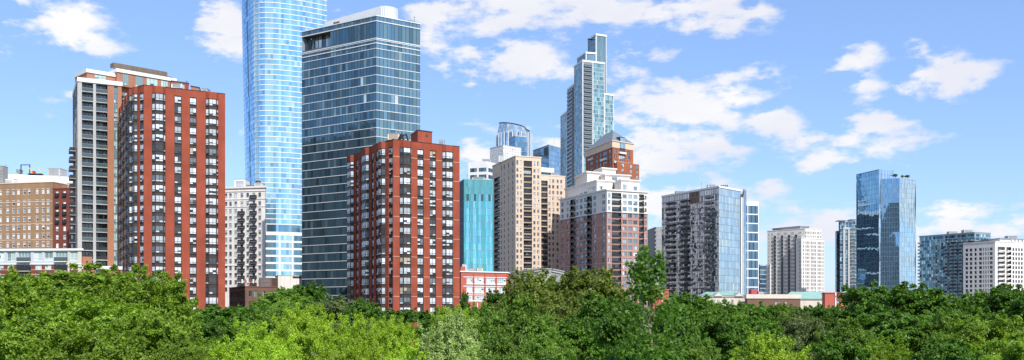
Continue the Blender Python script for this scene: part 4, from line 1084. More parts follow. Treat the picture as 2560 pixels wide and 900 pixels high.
# white topped brown tower
def white_top():
    fh = 3.02; d0 = 450
    L, C = P2(1400, 491), P2(1517, 450)
    r1, r2, r3, r4, r5 = P2(1529.5, 451.5), P2(1529.5, 453.5), P2(1553, 456), P2(1553, 453.0), P2(1598, 457)
    E = P2(1619, 459.5); F_ = Wall(C, E)
    A1, A2 = F_.at(F_.u(1529.5), 0)[:2], F_.at(F_.u(1553), 0)[:2]; A3 = F_.at(F_.u(1598), 0)[:2]
    poly = para(L, C, E)
    b = Bd('white_topped_tower', 'brown brick tower with white upper storeys and stepped white roof blocks', 'apartment tower', poly)
    w0 = b.wall(0); zt = Z(471, 450); zc = Z(529, 450)
    G = [((.14, .22, .27), 4), ((.30, .41, .46), 4), ((.05, .07, .08), 2), ((.5, .58, .6), 2)]
    def face(w, cols_, z0, z1, mat, rws, wid=None):
        cl = w.cols(cols_); grid(b, w, z0, z1, cl, rws, mat, part='wall' if mat == 'mauve_brick' else 'upper_wall')
        for za, zb in rws:
            for a, c in cl: b.win(w, a, c, za, zb, pal=G, nv=2 if c - a > .9 else 1, frame='mullion')
    rlo = rows(zc, fh, 1.9, .6); rhi = [(zc + .6 + k * fh, zc + 2.5 + k * fh) for k in range(3)]
    # left face with two balcony recesses
    segs = [(1400.01, 1426, [(1403.5, 1409), (1416.5, 1421.5)]), (1426, 1439, None), (1439, 1467.5, [(1440.5, 1446.5), (1449.8, 1457), (1460, 1467)]), (1467.5, 1480, None), (1480, 1517, [(1483.5, 1490), (1505.5, 1512.5)])]
    def side(w, segs, zlo, zhi, zmid):
        for xa, xb, cc in segs:
            a, c = max(0, w.u(xa)), min(w.L, w.u(xb)); s = Wall(w.at(a, 0)[:2], w.at(c, 0)[:2])
            if cc is not None:
                face(s, cc, zlo, zmid, 'mauve_brick', rlo); face(s, cc, zmid, zhi, 'white_stone', rhi)
            else:
                s.quad(b.mb('wall'), 0, s.L, zlo, zmid, -1.3, 'mauve_brick'); s.quad(b.mb('upper_wall'), 0, s.L, zmid, zhi, -1.3, 'white_stone')
                s.fbox(b.mb('upper_wall'), 0, s.L, zmid + 3 * fh, zhi, -1.29, -.01, 'white_stone')
                z = zmid + 3 * fh
                while z - fh > 0:
                    b.win(s, .2, s.L - .2, z - fh + .2, z - .5, o=-1.22, pal=[((.08, .11, .13), 3), ((.3, .36, .4), 1)], nv=2, frame='mullion', name='balcony_door')
                    b.rail(s, .02, s.L - .02, z - fh + .12, .45, mat='dark_metal', slab='mauve_brick' if z < zmid + 1 else 'white_stone', sth=.2); z -= fh
    zs = zc + 3 * fh + .9
    side(w0, segs, 0, zs, zc)
    wf = b.wall(1)
    side(wf, [(1517.01, 1529.5, [(1520, 1526)]), (1529.5, 1553, None), (1553, 1597.5, [(1556.5, 1566.5), (1570.3, 1580.2), (1583.5, 1593.3)]), (1597.5, 1610, None), (1610, 1619, [(1611.5, 1616.5)])], 0, zs, zc)
    for z, o, h in ((zc - .2, .3, .5), (zs, .5, .7)): cornice(b, poly, z, z + h, o, 'white_stone', 'cornice')
    for z in [zc - 2 * fh * k for k in range(1, 9)]:
        for w in (w0, wf): w.fbox(b.mb('stringcourse'), 0, w.L, z + .05, z + .2, -.05, .04, 'beige_stone')
    # projecting bay right of the corner balcony, rising higher
    def block(name, xl, xc, xr, dd, ytop, zb, mat='white_stone', co=.45, cc0=(), cc1=(), fhn=1):
        Lq, Cq, Rq = P2(xl[0], xl[1]), P2(xc, dd), P2(xr[0], xr[1]); q = para(Lq, Cq, Rq); zz = Z(ytop, dd)
        m = b.mb('roof_block')
        m.prism(q, zb, zz, mat); b.mb('cornice').prism(offpoly(q, co), zz, zz + .6, 'white_stone', bottom=True); b.mb('cornice').prism(offpoly(q, co * .5), zz - .45, zz, 'white_stone', bottom=True)
        for w, cc in ((Wall(q[0], q[1]), cc0), (Wall(q[1], q[2]), cc1)):
            for (xa, xb, ya, yb) in cc: b.win(w, w.u(xa), w.u(xb), Z(yb, dd), Z(ya, dd), o=.04, pal=G, nv=3 if xb - xa > 9 else 2, frame='white_paint' if False else 'mullion', fw=.12)
    block('a', (1413, 497), 1492, (1532, 466), 464, 452.5, zs + .5, cc0=((1416, 1434, 482, 493), (1440.5, 1446, 475, 490), (1450, 1457, 473, 487), (1460, 1467, 472, 486), (1470, 1490, 466, 478)), cc1=((1498, 1508, 465, 473),))
    block('b', (1528, 472), 1553, (1599, 459), 454.5, 450.5, zs - 3, cc1=((1557, 1566, 461, 475), (1584, 1592.5, 464, 478)))
    block('c', (1439, 505), 1468, (1505, 488), 484, 431, zs + 4, co=.7)
    block('d', (1490, 494), 1513, (1575, 485), 480, 437, zs + 4, co=.6, cc1=((1530, 1543, 441.5, 450),))
    block('e', (1488, 500), 1506, (1539, 494), 490, 421.5, zs + 4, co=.7)
    backwalls(b, (2, 3), 0, zs, 'mauve_brick'); b.done()
white_top()

# plain grey slab
L, C, Rr = P2(1636, 700), P2(1640, 698), P2(1675, 702); poly = para(L, C, Rr)
b = Bd('grey_slab_block', 'plain grey slab building peeking out left of the mirror glass block', 'apartment building', [L, C, Rr, (Rr[0] - 3, Rr[1] + 40), (L[0] - 3, L[1] + 40)])
zt = Z(568, 700); b.mb('wall').prism(b.poly, 0, zt, 'grey_concrete'); w = b.wall(1)
for k in range(28): w.fbox(b.mb('floor_joint'), 0, w.L, zt - 3 * k - .15, zt - 3 * k, 0, .05, 'mullion')
w0 = b.wall(0)
for k in range(1, 25): b.rail(w0, .1, w0.L - .1, zt - 3 * k, .9, mat='grey_concrete', slab='grey_concrete')
b.done()

# mirror glass block and its fin
def mirror_block():
    L, C, Rr = P2(1655, 565), P2(1797, 520), P2(1853, 538); poly = para(L, C, Rr); zt = Z(464, 520); fh = 3.18
    b = Bd('mirror_glass_block', 'wide mirror glass block with a brown reflecting left face and pale blue right face', 'office building', poly)
    b.mb('core').prism(offpoly(poly, -.5), 0, zt - .2, 'recess', top='band_grey'); bands = {}
    w0, w1 = b.wall(0), b.wall(1)
    curtain(b, w0, 0, zt - 1, fh, 1.5, 'mirror_glass', [((.36, .39, .46), 6), ((.31, .34, .40), 3), ((.42, .45, .52), 2), ((.12, .15, .2), .8)], bands=bands, mul='mullion_dark', mw=.16, cl=lambda u, v, k: pick([((.10, .065, .05), 3), ((.05, .05, .055), 2)]) if .48 < u < .66 and k < 2 else None)  # left panes tinted darker, part of the dim reflection put into colour
    b2 = {}
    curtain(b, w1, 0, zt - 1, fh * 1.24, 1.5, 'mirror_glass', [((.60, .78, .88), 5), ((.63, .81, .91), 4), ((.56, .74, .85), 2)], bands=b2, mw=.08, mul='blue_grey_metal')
    put_bands(b, bands, 'mullion', .3, .25); put_bands(b, b2, 'mullion', .22, .08)
    z = zt - 6; k = 0
    while z > 5:
        b.rail(w0, w0.u(1766), w0.u(1781), z, 1.2, mat='rail_glass', slab='mullion_dark')
        if k % 1 == 0: b.rail(w0, w0.u(1669), w0.u(1688), z, 1.1, mat='dark_metal', slab='mullion_dark'); b.rail(w0, w0.u(1704), w0.u(1722), z, 1.1, mat='dark_metal', slab='mullion_dark')
        z -= fh; k += 1
    cornice(b, poly, zt - 1, zt, .3, 'white_paint', 'white_rim'); backwalls(b, (2, 3), 0, zt, 'blue_grey_metal', 'rear_wall')
    b.done()
    q = para(P2(1852.6, 539), P2(1855, 537), P2(1866, 541)); zf = Z(485, 538)
    b = Bd('glass_fin', 'narrow glass fin with a white edge on the right of the mirror glass block', 'office wing', q)
    m = b.mb('core'); m.prism(offpoly(q, -.2), 0, zf, 'recess')
    w = b.wall(1); b3 = {}; curtain(b, w, 0, zf - 2, fh * 1.24, 1.3, 'mirror_glass', [((.45, .62, .76), 3), ((.5, .68, .82), 2)], bands=b3, mw=.08); put_bands(b, b3, 'mullion', .22, .08)
    w0 = b.wall(0); w0.fbox(b.mb('white_edge'), 0, w0.L, 0, zf - 2, 0, .6, 'white_paint'); w.fbox(b.mb('white_edge'), 0, .5, 0, zf - 2, 0, .5, 'white_paint')
    m = b.mb('pointed_screen'); a, c, e = w.at(1, zf - 2), w.at(w.L, zf - 2), w.at(w.L * .75, zf + 2.8, 0); e2 = w.at(w.L, zf + 1.5)
    for o in (0, -1.0):
        m.face([w.at(1, zf - 2, o), w.at(w.L, zf - 2, o), w.at(w.L, zf + 2.0, o), w.at(w.L * .7, zf + 3.5, o)], 'blue_grey_metal')
    b.done()
    for k in range(4):
        d = 530; px = 1803 + 5 * k; t = thing('roof_vent', 'small dark roof vent in a row on the mirror glass block', 'roof vent', (X(px, d), d, Z(465, d)), 'roof vents in a row on the mirror glass block')
        m = MB(); x = X(px, d); m.tube([(x, d, Z(467, d)), (x, d, Z(463.6, d))], [.25, .3], 'dark_metal', 6); build(m, 'pipe', t); m = MB(); m.tube([(x, d, Z(463.6, d)), (x, d, Z(462.6, d))], [.6, .3], 'dark_metal', 6); build(m, 'cap', t)
mirror_block()
p0, p1 = (22, 545), (50, 600); w_ = Wall(p0, p1)
b = Bd('beige_apartment_tower', 'pale apartment tower mirrored in the left face of the mirror glass block', 'apartment tower', [p0, p1, (p1[0] - w_.n[0] * 16, p1[1] - w_.n[1] * 16), (p0[0] - w_.n[0] * 16, p0[1] - w_.n[1] * 16)])
w = b.wall(0); cl = [(w.L * (k + .22) / 15, w.L * (k + .78) / 15) for k in range(15)]; rw = rows(79, 3.0, 1.9, .6)
grid(b, w, 0, 81, cl, rw, 'white_stone')
for za, zb in rw:
    for j, (a, c) in enumerate(cl): b.win(w, a, c, za, zb, pal=DARK + [((.3, .33, .35), 2)], nv=2)
    for j in (3, 7, 11): b.rail(w, cl[j][0] - .4, cl[j][1] + .4, za - .4, 1.2, mat='dark_metal', slab='concrete')
backwalls(b, (1, 2, 3), 0, 81, 'beige_stone'); cornice(b, b.poly, 81, 81.6, .3, 'cream_stone'); b.done()
b, zt = banded('grid_block', 'dark blue block with a white grid, right of the glass fin', 'office building', (1858, 640), (1861, 600), (1896, 603), 503, 5.7, 'white_paint', .7, 'dark_blue_glass', [((.07, .20, .34), 4), ((.12, .28, .42), 2), ((.04, .12, .2), 2)], parapet=2, parm='band_white', pw=1.5)
w = b.wall(1)
for t in (0, .2, .96): w.fbox(b.mb('white_pier'), w.L * t, w.L * t + .5, 0, zt - 2, 0, .3, 'white_paint')
b.done()
b, zt = banded('glass_block', 'low blue glass block in the gap left of the ribbed white tower', 'office building', (1890, 720), (1900, 715), (1915, 718), 661, 3.4, 'band_grey', .5, 'dark_blue_glass', NAVY, parapet=.5); b.done()

# ribbed white tower
def ribbed():
    fh = 2.95
    def vol(bd, L, C, Rr, y, c0, c1, z0=0, part='wall'):
        L, C, Rr = P2(*L), P2(*C), P2(*Rr); poly = para(L, C, Rr); zt = Z(y, C[1]); rw = rows(zt - 1.6, fh, 2.0, .5, z0=z0)
        G = [((.09, .09, .09), 4), ((.18, .17, .16), 3), ((.35, .35, .34), 1)]
        for i, cc in ((0, c0), (1, c1)):
            w = Wall(poly[i], poly[i + 1]); cl = w.cols(cc); cl = [q for q in cl if q[1] - q[0] > .3]
            grid(bd, w, z0, zt, cl, rw, 'white_stone', part=part)
            for za, zb in rw:
                for a, c in cl: bd.win(w, a, c, za, zb, pal=G, nv=1, frame='mullion', fw=.08)
        for i in (2, 3): w = Wall(poly[i], poly[(i + 1) % 4]); w.quad(bd.mb('rear_wall'), 0, w.L, z0, zt, 0, 'white_stone')
        bd.mb('parapet').prism(offpoly(poly, .2), zt, zt + .5, 'white_stone', bottom=True)
        return poly, zt
    D = 750
    b = Bd('ribbed_white_tower', 'white stone tower with narrow vertical window rows and a grey roof house', 'apartment tower', para(P2(1911, D + 45), P2(2003, D), P2(2060.5, D + 8)))
    def cells(a, c, n, w): s = (c - a) / n; return [(a + s * (k + .5) - w / 2, a + s * (k + .5) + w / 2) for k in range(n)]
    front_hi = [p for a, c, n in ((2012, 2027, 4), (2027.5, 2040, 3), (2041, 2053, 3)) for p in cells(a, c, n, 2.0)]
    front_lo = cells(2005, 2012, 1, 2) + [p for a, c, n in ((2013, 2024, 3), (2026.5, 2040.5, 4), (2043.5, 2054, 3)) for p in cells(a, c, n, 2.0)] + [(2056.5, 2058.5)]
    vol(b, (1910.5, D + 34), (1925, D + 23), (1950, D + 27), 662, cells(1911.5, 1924, 3, 2), [])
    left = [p for a, c, n in ((1919.5, 1924, 1), (1927, 1933, 2), (1942, 1951, 3), (1959, 1968.5, 3), (1976.5, 1985, 3), (1995, 2003, 3)) for p in cells(a, c, n, 1.7)]
    stk = [(1934.5, 1940), (1952.5, 1958.2), (1969.7, 1975.7), (1986.7, 1993.5)]
    vol(b, (1918, D + 26), (2013, D + 2), (2053, D + 8), 572, left, front_hi)
    w = Wall(P2(1918, D + 26), P2(2013, D + 2))
    zt = Z(572, D + 2)
    for xa, xb in stk:
        a, c = w.u(xa), w.u(xb); w.fbox(b.mb('balcony_shade_panel'), a, c, 0, zt - 4, .01, .05, 'mullion_dark'); z = zt - 4  # dark strip laid on the wall, painting the shade behind the balconies
        while z > 5: b.rail(w, a, c, z - fh, .8, mat='rail_glass', slab='grey_concrete', sth=.3); z -= fh
    vol(b, (1990, D + 3), (2003, D - 4), (2060.5, D + 6), 596.5, cells(1996.5, 2002.5, 2, 1.7), front_lo)
    m = b.mb('roof_house'); q = para(P2(1932, D + 40), P2(2000, D + 16), P2(2022, D + 20)); m.prism(q, zt, Z(567.5, D + 16), 'grey_concrete'); m.prism(offpoly(q, .4), Z(567.5, D + 16), Z(564.5, D + 16), 'blue_grey_metal', bottom=True)
    b.done()
ribbed()

# slim dark glass tower with a white pier
def slim():
    D = 800; b = Bd('slim_tower', 'slim dark glass tower with a pale pier, left of the faceted glass tower', 'apartment tower', para(P2(2088, D + 12), P2(2096, D), P2(2150, D + 8))); fh = 3.0
    GP = [((.12, .24, .34), 4), ((.22, .38, .50), 2), ((.05, .10, .15), 3), ((.45, .60, .70), 1)]
    for (L, C, Rr, y) in (((2088.5, D + 12), (2092, D + 6), (2108, D + 8), 577), ((2097, D + 10), (2100, D), (2123, D + 3), 553), ((2118, D + 14), (2121, D + 9), (2150, D + 13), 551.5)):
        L, C, Rr = P2(*L), P2(*C), P2(*Rr); poly = para(L, C, Rr); zt = Z(y, C[1]); b.mb('core').prism(offpoly(poly, -.4), 0, zt, 'recess')
        for i in (0, 1):
            w = Wall(poly[i], poly[i + 1]); curtain(b, w, 0, zt, fh, 1.6, 'dark_blue_glass', GP, mw=.12, mul='mullion_dark'); z = zt
            while z > 5: w.fbox(b.mb('floor_edge'), 0, w.L, z - .3, z, 0, .12, 'band_grey'); z -= fh
    w = Wall(P2(2100, D), P2(2123, D + 3))
    m = b.mb('pale_pier')
    for a, c in ((2106.5, 2111.5), (2118.5, 2123)): w.fbox(m, w.u(a), w.u(c), 0, Z(568, D), .1, .9, 'concrete')
    w.fbox(m, w.u(2106), w.u(2123.5), Z(573, D), Z(567.5, D), .0, 1.1, 'concrete')
    for (a, c, y) in ((2096, 2116, 552), (2126, 2144, 549.5)):
        m = MB(); m.box(X(a, D), X(c, D), D - 1, D + 8, Z(y, D), Z(y - 1.5, D), 'grey_concrete'); b.part('roof_canopy', m)
    z = Z(575, D); w = Wall(P2(2123, D + 4), P2(2148, D + 8))
    while z > 5: b.rail(w, .3, w.L * .9, z, 1.2, mat='rail_glass', slab='grey_concrete', sth=.3); z -= fh
    b.done()
slim()

# faceted glass towers
def faceted():
    D = 650; fh = 3.3
    b = Bd('faceted_glass_tower', 'tall faceted mirror glass tower with trees on its roof terrace', 'skyscraper', para(P2(2142, D + 22), P2(2200, D), P2(2288, D + 10)))
    b.mb('core').prism(offpoly(b.poly, -4.5), 0, Z(452, D), 'recess')
    def skin(bot, prof, zt, zb, nu, pal, name='glass_wall'):
        """bot: corner list; prof(i,z): push of corner i outward"""
        m = b.mb(name); z = zt
        while z > 1:
            za = max(0, z - fh)
            for i in range(len(bot) - 1):
                n = nu[i]; A, B_, C_, D_ = prof(i, za), prof(i + 1, za), prof(i + 1, z), prof(i, z)
                for j in range(n):
                    l = lambda p, q, t: (p[0] + (q[0] - p[0]) * t, p[1] + (q[1] - p[1]) * t, p[2] + (q[2] - p[2]) * t)
                    t0, t1 = j / n, (j + 1) / n
                    m.face([l(A, B_, t0), l(A, B_, t1), l(D_, C_, t1), l(D_, C_, t0)], 'faceted_glass', pick(pal[i]))
                w = Wall(A[:2], B_[:2]); w.fbox(b.mb('floor_joint'), 0, w.L, za, za + .12, -.02, .05, 'blue_grey_metal')
                for j in range(0, n + 1, 2): w.fbox(b.mb('floor_joint'), w.L * j / n, w.L * j / n + .1, za + .13, z, -.02, .05, 'blue_grey_metal') if j < n else None
            z -= fh
    seg = [Z(432, D), Z(505, D), Z(575, D), Z(650, D), Z(730, D), 0]
    def zig(z, ph):   # the facets lean out and in by turns
        p = [ph, 1 - ph, ph, 1 - ph, ph, 1 - ph]; 
        if z > seg[0]: return p[0]
        for k in range(5):
            if seg[k + 1] <= z <= seg[k]: t = (seg[k] - z) / (seg[k] - seg[k + 1]); return p[k] + (p[k + 1] - p[k]) * t
        return p[5]
    P0 = [((.22, .38, .50), 5), ((.20, .35, .47), 4), ((.25, .41, .53), 2)]; P1 = [((.48, .66, .78), 5), ((.51, .69, .81), 3), ((.43, .61, .73), 2)]  # one glass, dark left and bright right: reflected light put into colour
    c1 = [P2(2142, D + 24), P2(2197.5, D), P2(2235, D + 6)]
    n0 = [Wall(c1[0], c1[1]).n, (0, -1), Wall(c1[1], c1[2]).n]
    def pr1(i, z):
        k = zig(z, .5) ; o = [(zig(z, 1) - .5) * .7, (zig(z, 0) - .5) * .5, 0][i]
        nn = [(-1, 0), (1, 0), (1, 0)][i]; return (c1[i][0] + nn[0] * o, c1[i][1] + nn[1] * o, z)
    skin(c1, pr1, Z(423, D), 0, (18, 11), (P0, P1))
    c2 = [P2(2199, D + 1), P2(2248, D - 3), P2(2288.5, D + 4)]
    def pr2(i, z):
        o = [(zig(z, 0) - .5) * .4, (zig(z, 1) - .5) * .5, (zig(z, 1) - .5) * 1.0][i]
        return (c2[i][0] + o, c2[i][1] - (.5 if i == 1 else 0) * (zig(z, 0)), z)
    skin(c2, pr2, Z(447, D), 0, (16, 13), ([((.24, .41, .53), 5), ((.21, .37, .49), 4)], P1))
    # roofs and back
    zt1, zt2 = Z(423, D), Z(447, D)
    a, c, e = [pr1(i, zt1) for i in range(3)]; bk = (a[0] + e[0] - c[0], a[1] + e[1] - c[1] + 8); b.mb('roof').prism([a[:2], c[:2], e[:2], bk], zt1 - .6, zt1 - .1, 'blue_grey_metal')
    a2, c2_, e2 = [pr2(i, zt2) for i in range(3)]; bk2 = (a2[0] + e2[0] - c2_[0], a2[1] + e2[1] - c2_[1] + 24); b.mb('roof').prism([a2[:2], c2_[:2], e2[:2], bk2], zt2 - .9, zt2 - .5, 'blue_grey_metal')
    w = Wall(e[:2], bk); w.quad(b.mb('rear_wall'), 0, w.L, 0, zt1, 0, 'blue_grey_metal'); w = Wall(e2[:2], bk2); w.quad(b.mb('rear_wall'), 0, w.L, 0, zt2, 0, 'blue_grey_metal')
    w = Wall(bk2, a[:2]); w.quad(b.mb('rear_wall'), 0, w.L, 0, zt2, 0, 'blue_grey_metal')
    b.done()
faceted()
b, zt = banded('banded_office_tower', 'dark glass tower with white bands, seen only mirrored in the faceted glass tower', 'office building', (1675, 762), (1690, 735), (1850, 742), 500, 12.0, 'white_paint', 1.1, 'dark_blue_glass', [((.02, .06, .10), 4), ((.03, .09, .14), 2)], parapet=2, pw=3)
b.done()
b, zt = banded('banded_office_tower', 'dark glass tower with white bands, mirrored in the right half of the faceted glass tower', 'office building', None, None, None, 0, 9.0, 'white_paint', 1.3, 'dark_blue_glass', [((.02, .06, .10), 4), ((.03, .09, .14), 2)], parapet=2, pw=3, own=[(130, -236), (50, -231), (-150, -240)], top=168)
b.done()

# balcony slab building and white stone block, far right
def balcony_slab():
    D = 800; fh = 2.95
    L, C, Rr = P2(2299, D + 42), P2(2436, D), P2(2476, D + 8); poly = para(L, C, Rr); zt = Z(580, D)
    b = Bd('balcony_slab_block', 'long blue green glass apartment slab covered in small balconies', 'apartment building', poly)
    b.mb('core').prism(offpoly(poly, -.5), 0, zt - .3, 'recess'); bands = {}
    GP = [((.16, .32, .40), 4), ((.28, .48, .56), 3), ((.06, .13, .18), 3), ((.50, .68, .72), 1.2)]
    for i in (0, 1): curtain(b, b.wall(i), 0, zt - 1, fh, 1.9, 'dark_blue_glass', GP, bands=bands, mul='mullion_dark', mw=.15)
    put_bands(b, bands, 'band_grey', .35, .25); w = b.wall(0)
    for z in [zt - 1 - fh * k for k in range(2, 26)]:
        for j, xa in enumerate((2334, 2345, 2363, 2376, 2386, 2399, 2412, 2424)):
            if z > 5: b.rail(w, w.u(xa), w.u(xa + 7), z, 1.5, mat='brown_metal' if False else 'mullion', slab='grey_concrete', sth=.3)
        b.rail(w, -1.8, 0, z, .2, mat='mullion', slab='band_grey', sth=.3)
    cornice(b, poly, zt - 1, zt, .3, 'blue_grey_metal', 'roof_edge'); backwalls(b, (2, 3), 0, zt, 'blue_grey_metal', 'rear_wall'); b.done()
    rooftop_box('roof_plant', 'left low plant box on the balcony slab roof', 2373, 2395, 579, 587, D + 30, 5, 'concrete', 'roof plant')
    rooftop_box('roof_plant', 'right low plant box near the corner of the balcony slab roof', 2410, 2433, 575, 582, D + 14, 5, 'concrete', 'roof plant')
balcony_slab()
def stone_block():
    D = 650; fh = 3.12
    L, C, Rr = P2(2408, D + 20), P2(2488, D + 2), P2(2600, D + 20); poly = para(L, C, Rr); zt = Z(604, D)
    b = Bd('white_stone_block', 'white stone apartment block with square dark windows at the right edge', 'apartment building', poly)
    G = [((.05, .07, .10), 5), ((.09, .12, .16), 2), ((.02, .03, .04), 2)]; w0, w1 = b.wall(0), b.wall(1); rw = rows(zt - 3.2, fh, 2.0, .6)
    def fc(w, cols_, segname='wall'):
        cl = w.cols(cols_); grid(b, w, 0, zt, cl, rw, 'white_stone', part=segname)
        for za, zb in rw:
            for a, c in cl: b.win(w, a, c, za, zb, pal=G, nv=1 if c - a < 1.4 else 2, frame='mullion_dark', fw=.1)
    fc(w0, [(2413.5, 2420), (2424, 2430.5), (2436, 2441.5), (2447.5, 2454.5), (2457.5, 2460), (2463, 2466), (2469, 2471.5), (2474, 2481.5)])
    ua, ub = w1.u(2494), w1.u(2528)
    a, m_, c = Wall(w1.p0, w1.at(ua, 0)[:2]), Wall(w1.at(ua, 0)[:2], w1.at(ub, 0)[:2]), Wall(w1.at(ub, 0)[:2], w1.p1)
    a.box(b.mb('wall'), 0, a.L, 0, zt, -.3, 0, 'white_stone')
    m_.quad(b.mb('wall'), 0, m_.L, 0, zt, -1.3, 'white_stone'); m_.fbox(b.mb('wall'), 0, m_.L, zt - 3.2, zt, -1.29, -.01, 'white_stone')
    m_.fbox(b.mb('wall'), m_.u(2512.5), m_.u(2516), 0, zt - 3.2, -1.29, -.01, 'white_stone')
    z = zt - 3.2
    while z > fh:
        for xa, xb in ((2495, 2512.3), (2516.2, 2528)):
            b.win(m_, m_.u(xa) + .1, m_.u(xb) - .1, z - fh + .3, z - .6, o=-1.2, pal=G, nv=3, frame='mullion', name='balcony_door'); b.rail(m_, m_.u(xa), m_.u(xb), z - fh + .1, .9, mat='concrete' if False else 'white_stone', slab='white_stone', h=.7)
        z -= fh
    fc(c, [(2531.5, 2535.5), (2538.5, 2542.5), (2545.5, 2549.5), (2552.5, 2556.5), (2561, 2565), (2569, 2573), (2580, 2584)])
    for k in range(8):
        x = c.L * (k + .1) / 8; c.fbox(b.mb('parapet_block'), x, x + c.L * .06, zt + .5, zt + 2, -.6, .3, 'white_stone')
    cornice(b, poly, zt, zt + .5, .25, 'white_stone'); backwalls(b, (2, 3), 0, zt, 'white_stone')
    # set-back storey
    q = para(P2(2446, D + 45), P2(2500, D + 18), P2(2610, D + 36)); b.mb('penthouse').prism(q, zt, Z(597, D + 18), 'white_stone'); b.mb('penthouse_roof').prism(offpoly(q, .8), Z(597, D + 18), Z(595, D + 18), 'blue_grey_metal', bottom=True)
    q = para(P2(2455, D + 60), P2(2470, D + 50), P2(2487, D + 54)); b.mb('lift_house').prism(q, zt, Z(596, D + 50), 'blue_grey_metal'); b.done()
stone_block()

# ------------------------------------------------------------------ low buildings between the towers and the trees
def lows():
    L, C, Rr = P2(1150, 402), P2(1152, 400), P2(1270, 412); poly = [L, C, Rr, (Rr[0] + 2, Rr[1] + 40), (L[0], L[1] + 40)]; zt = Z(680, 401)
    b = Bd('red_brick_loft', 'low bright red brick loft with large white gridded windows', 'brick building', poly); w = b.wall(1)
    cl = w.cols([(1166.5, 1181.5), (1186.5, 1209.5), (1215, 1237.5), (1243, 1265)]); rw = [(Z(708.5, 404), Z(694, 404)), (Z(731, 404), Z(717, 404)), (Z(752, 404), Z(738.5, 404))]
    grid(b, w, 0, zt, cl, rw, 'low_red_brick', th=.35)
    for za, zb in rw:
        for a, c in cl:
            b.win(w, a, c, za, zb, pal=[((.48, .54, .55), 3), ((.34, .43, .45), 2), ((.6, .64, .63), 2)], nv=4, tz=.9, frame='white_paint', fw=.12)
            w.fbox(b.mb('wall'), a - .2, c + .2, za - .45, za - .02, -.05, .15, 'white_paint')
        w.fbox(b.mb('stringcourse'), w.u(1158), w.L, zb + .05, zb + .35, 0, .1, 'white_paint')
    for x in (1183, 1211, 1239.5, 1267): w.fbox(b.mb('pilaster'), w.u(x), w.u(x + 2), 0, zt - .3, 0, .3, 'low_red_brick')
    backwalls(b, (2, 3, 4), 0, zt, 'low_red_brick'); cornice(b, poly, zt, zt + .45, .35, 'white_paint', 'parapet')
    w.fbox(b.mb('raised_corner'), 0, w.u(1164), zt + .45, zt + 2.2, -3, -.05, 'low_red_brick'); b.done()
    rooftop_box('roof_plant', 'beige plant box at the middle of the red brick loft roof', 1193, 1207, 670, 683, 415, 5, 'cream_stone', 'roof plant')
    rooftop_box('roof_plant', 'long pale plant room on the red brick loft roof', 1166, 1194, 672, 683, 418, 5, 'concrete', 'roof plant')
    rooftop_box('tank', 'small white tank at the left end of the red brick loft roof', 1156, 1165, 661, 680, 410, 3, 'white_paint', 'tank')
    # canopy at its foot
    d = 388; x0, x1 = X(1150, d), X(1216, d); t = thing('canopy', 'thin white canopy at the foot of the red brick loft', 'canopy', ((x0 + x1) / 2, d, 0))
    m = MB(); m.box(x0, x1, d, d + 9, Z(753, d), Z(750, d), 'white_paint'); build(m, 'roof', t)
    for k in range(4):
        m = MB(); x = x0 + (x1 - x0) * (.05 + .3 * k); m.box(x, x + .3, d + .5, d + .8, 0, Z(753, d), 'white_paint'); build(m, 'post', t)
    # grey curved hall
    pts = [P2(1262, 428), P2(1285, 424), P2(1318, 421), P2(1350, 420), P2(1378, 422), P2(1408, 428)]; poly = pts + [(pts[-1][0], pts[-1][1] + 25), (pts[0][0], pts[0][1] + 25)]
    b = Bd('curved_hall', 'low grey stone hall with a curved cornice below the tan tower', 'stone hall', poly)
    ys = [684, 681, 677, 673.5, 674, 679]
    zs = [Z(y, 422) for y in ys]; m = b.mb('wall'); c = b.mb('cornice')
    for i in range(5):
        p, q = pts[i], pts[i + 1]; w = Wall(p, q)
        m.face([(*p, 0), (*q, 0), (*q, zs[i + 1]), (*p, zs[i])], 'grey_concrete')
        for (o, h0, h1, mt) in ((.5, -.9, 0, 'concrete'), (.9, .0, .5, 'grey_concrete')):
            a0, a1 = w.at(0, 0, o), w.at(w.L, 0, o)
            c.face([(a0[0], a0[1], zs[i] + h0), (a1[0], a1[1], zs[i + 1] + h0), (a1[0], a1[1], zs[i + 1] + h1), (a0[0], a0[1], zs[i] + h1)], mt)
            c.face([(a0[0], a0[1], zs[i] + h1), (a1[0], a1[1], zs[i + 1] + h1), (*q, zs[i + 1] + h1 + .01), (*p, zs[i] + h1 + .01)], mt)
            c.face([(*p, zs[i] + h0), (*q, zs[i + 1] + h0), (a1[0], a1[1], zs[i + 1] + h0), (a0[0], a0[1], zs[i] + h0)], mt)
        for k in range(4):
            a = w.L * (k + .2) / 4; z1 = min(zs[i], zs[i + 1]) - 2.2
            b.win(w, a, a + w.L * .15, z1 - 3.5, z1, o=.03, pal=DARK, nv=2, frame='concrete', fw=.2)
        for k in range(9):
            a = w.L * k / 9; z1 = min(zs[i], zs[i + 1]) - 1.0; w.fbox(b.mb('dentil'), a, a + .35, z1 - .5, z1 - .02, 0, .3, 'concrete')
    b.mb('roof').face([(*p, z + .5) for p, z in zip(pts, zs)] + [(poly[-2][0], poly[-2][1], zs[-1] + 1.5), (poly[-1][0], poly[-1][1], zs[0] + 1.5)], 'band_grey')
    for i in (5, 6, 7): w = Wall(poly[i], poly[(i + 1) % 8]); w.quad(b.mb('wall'), 0, w.L, 0, zs[0], 0, 'grey_concrete')
    b.done()
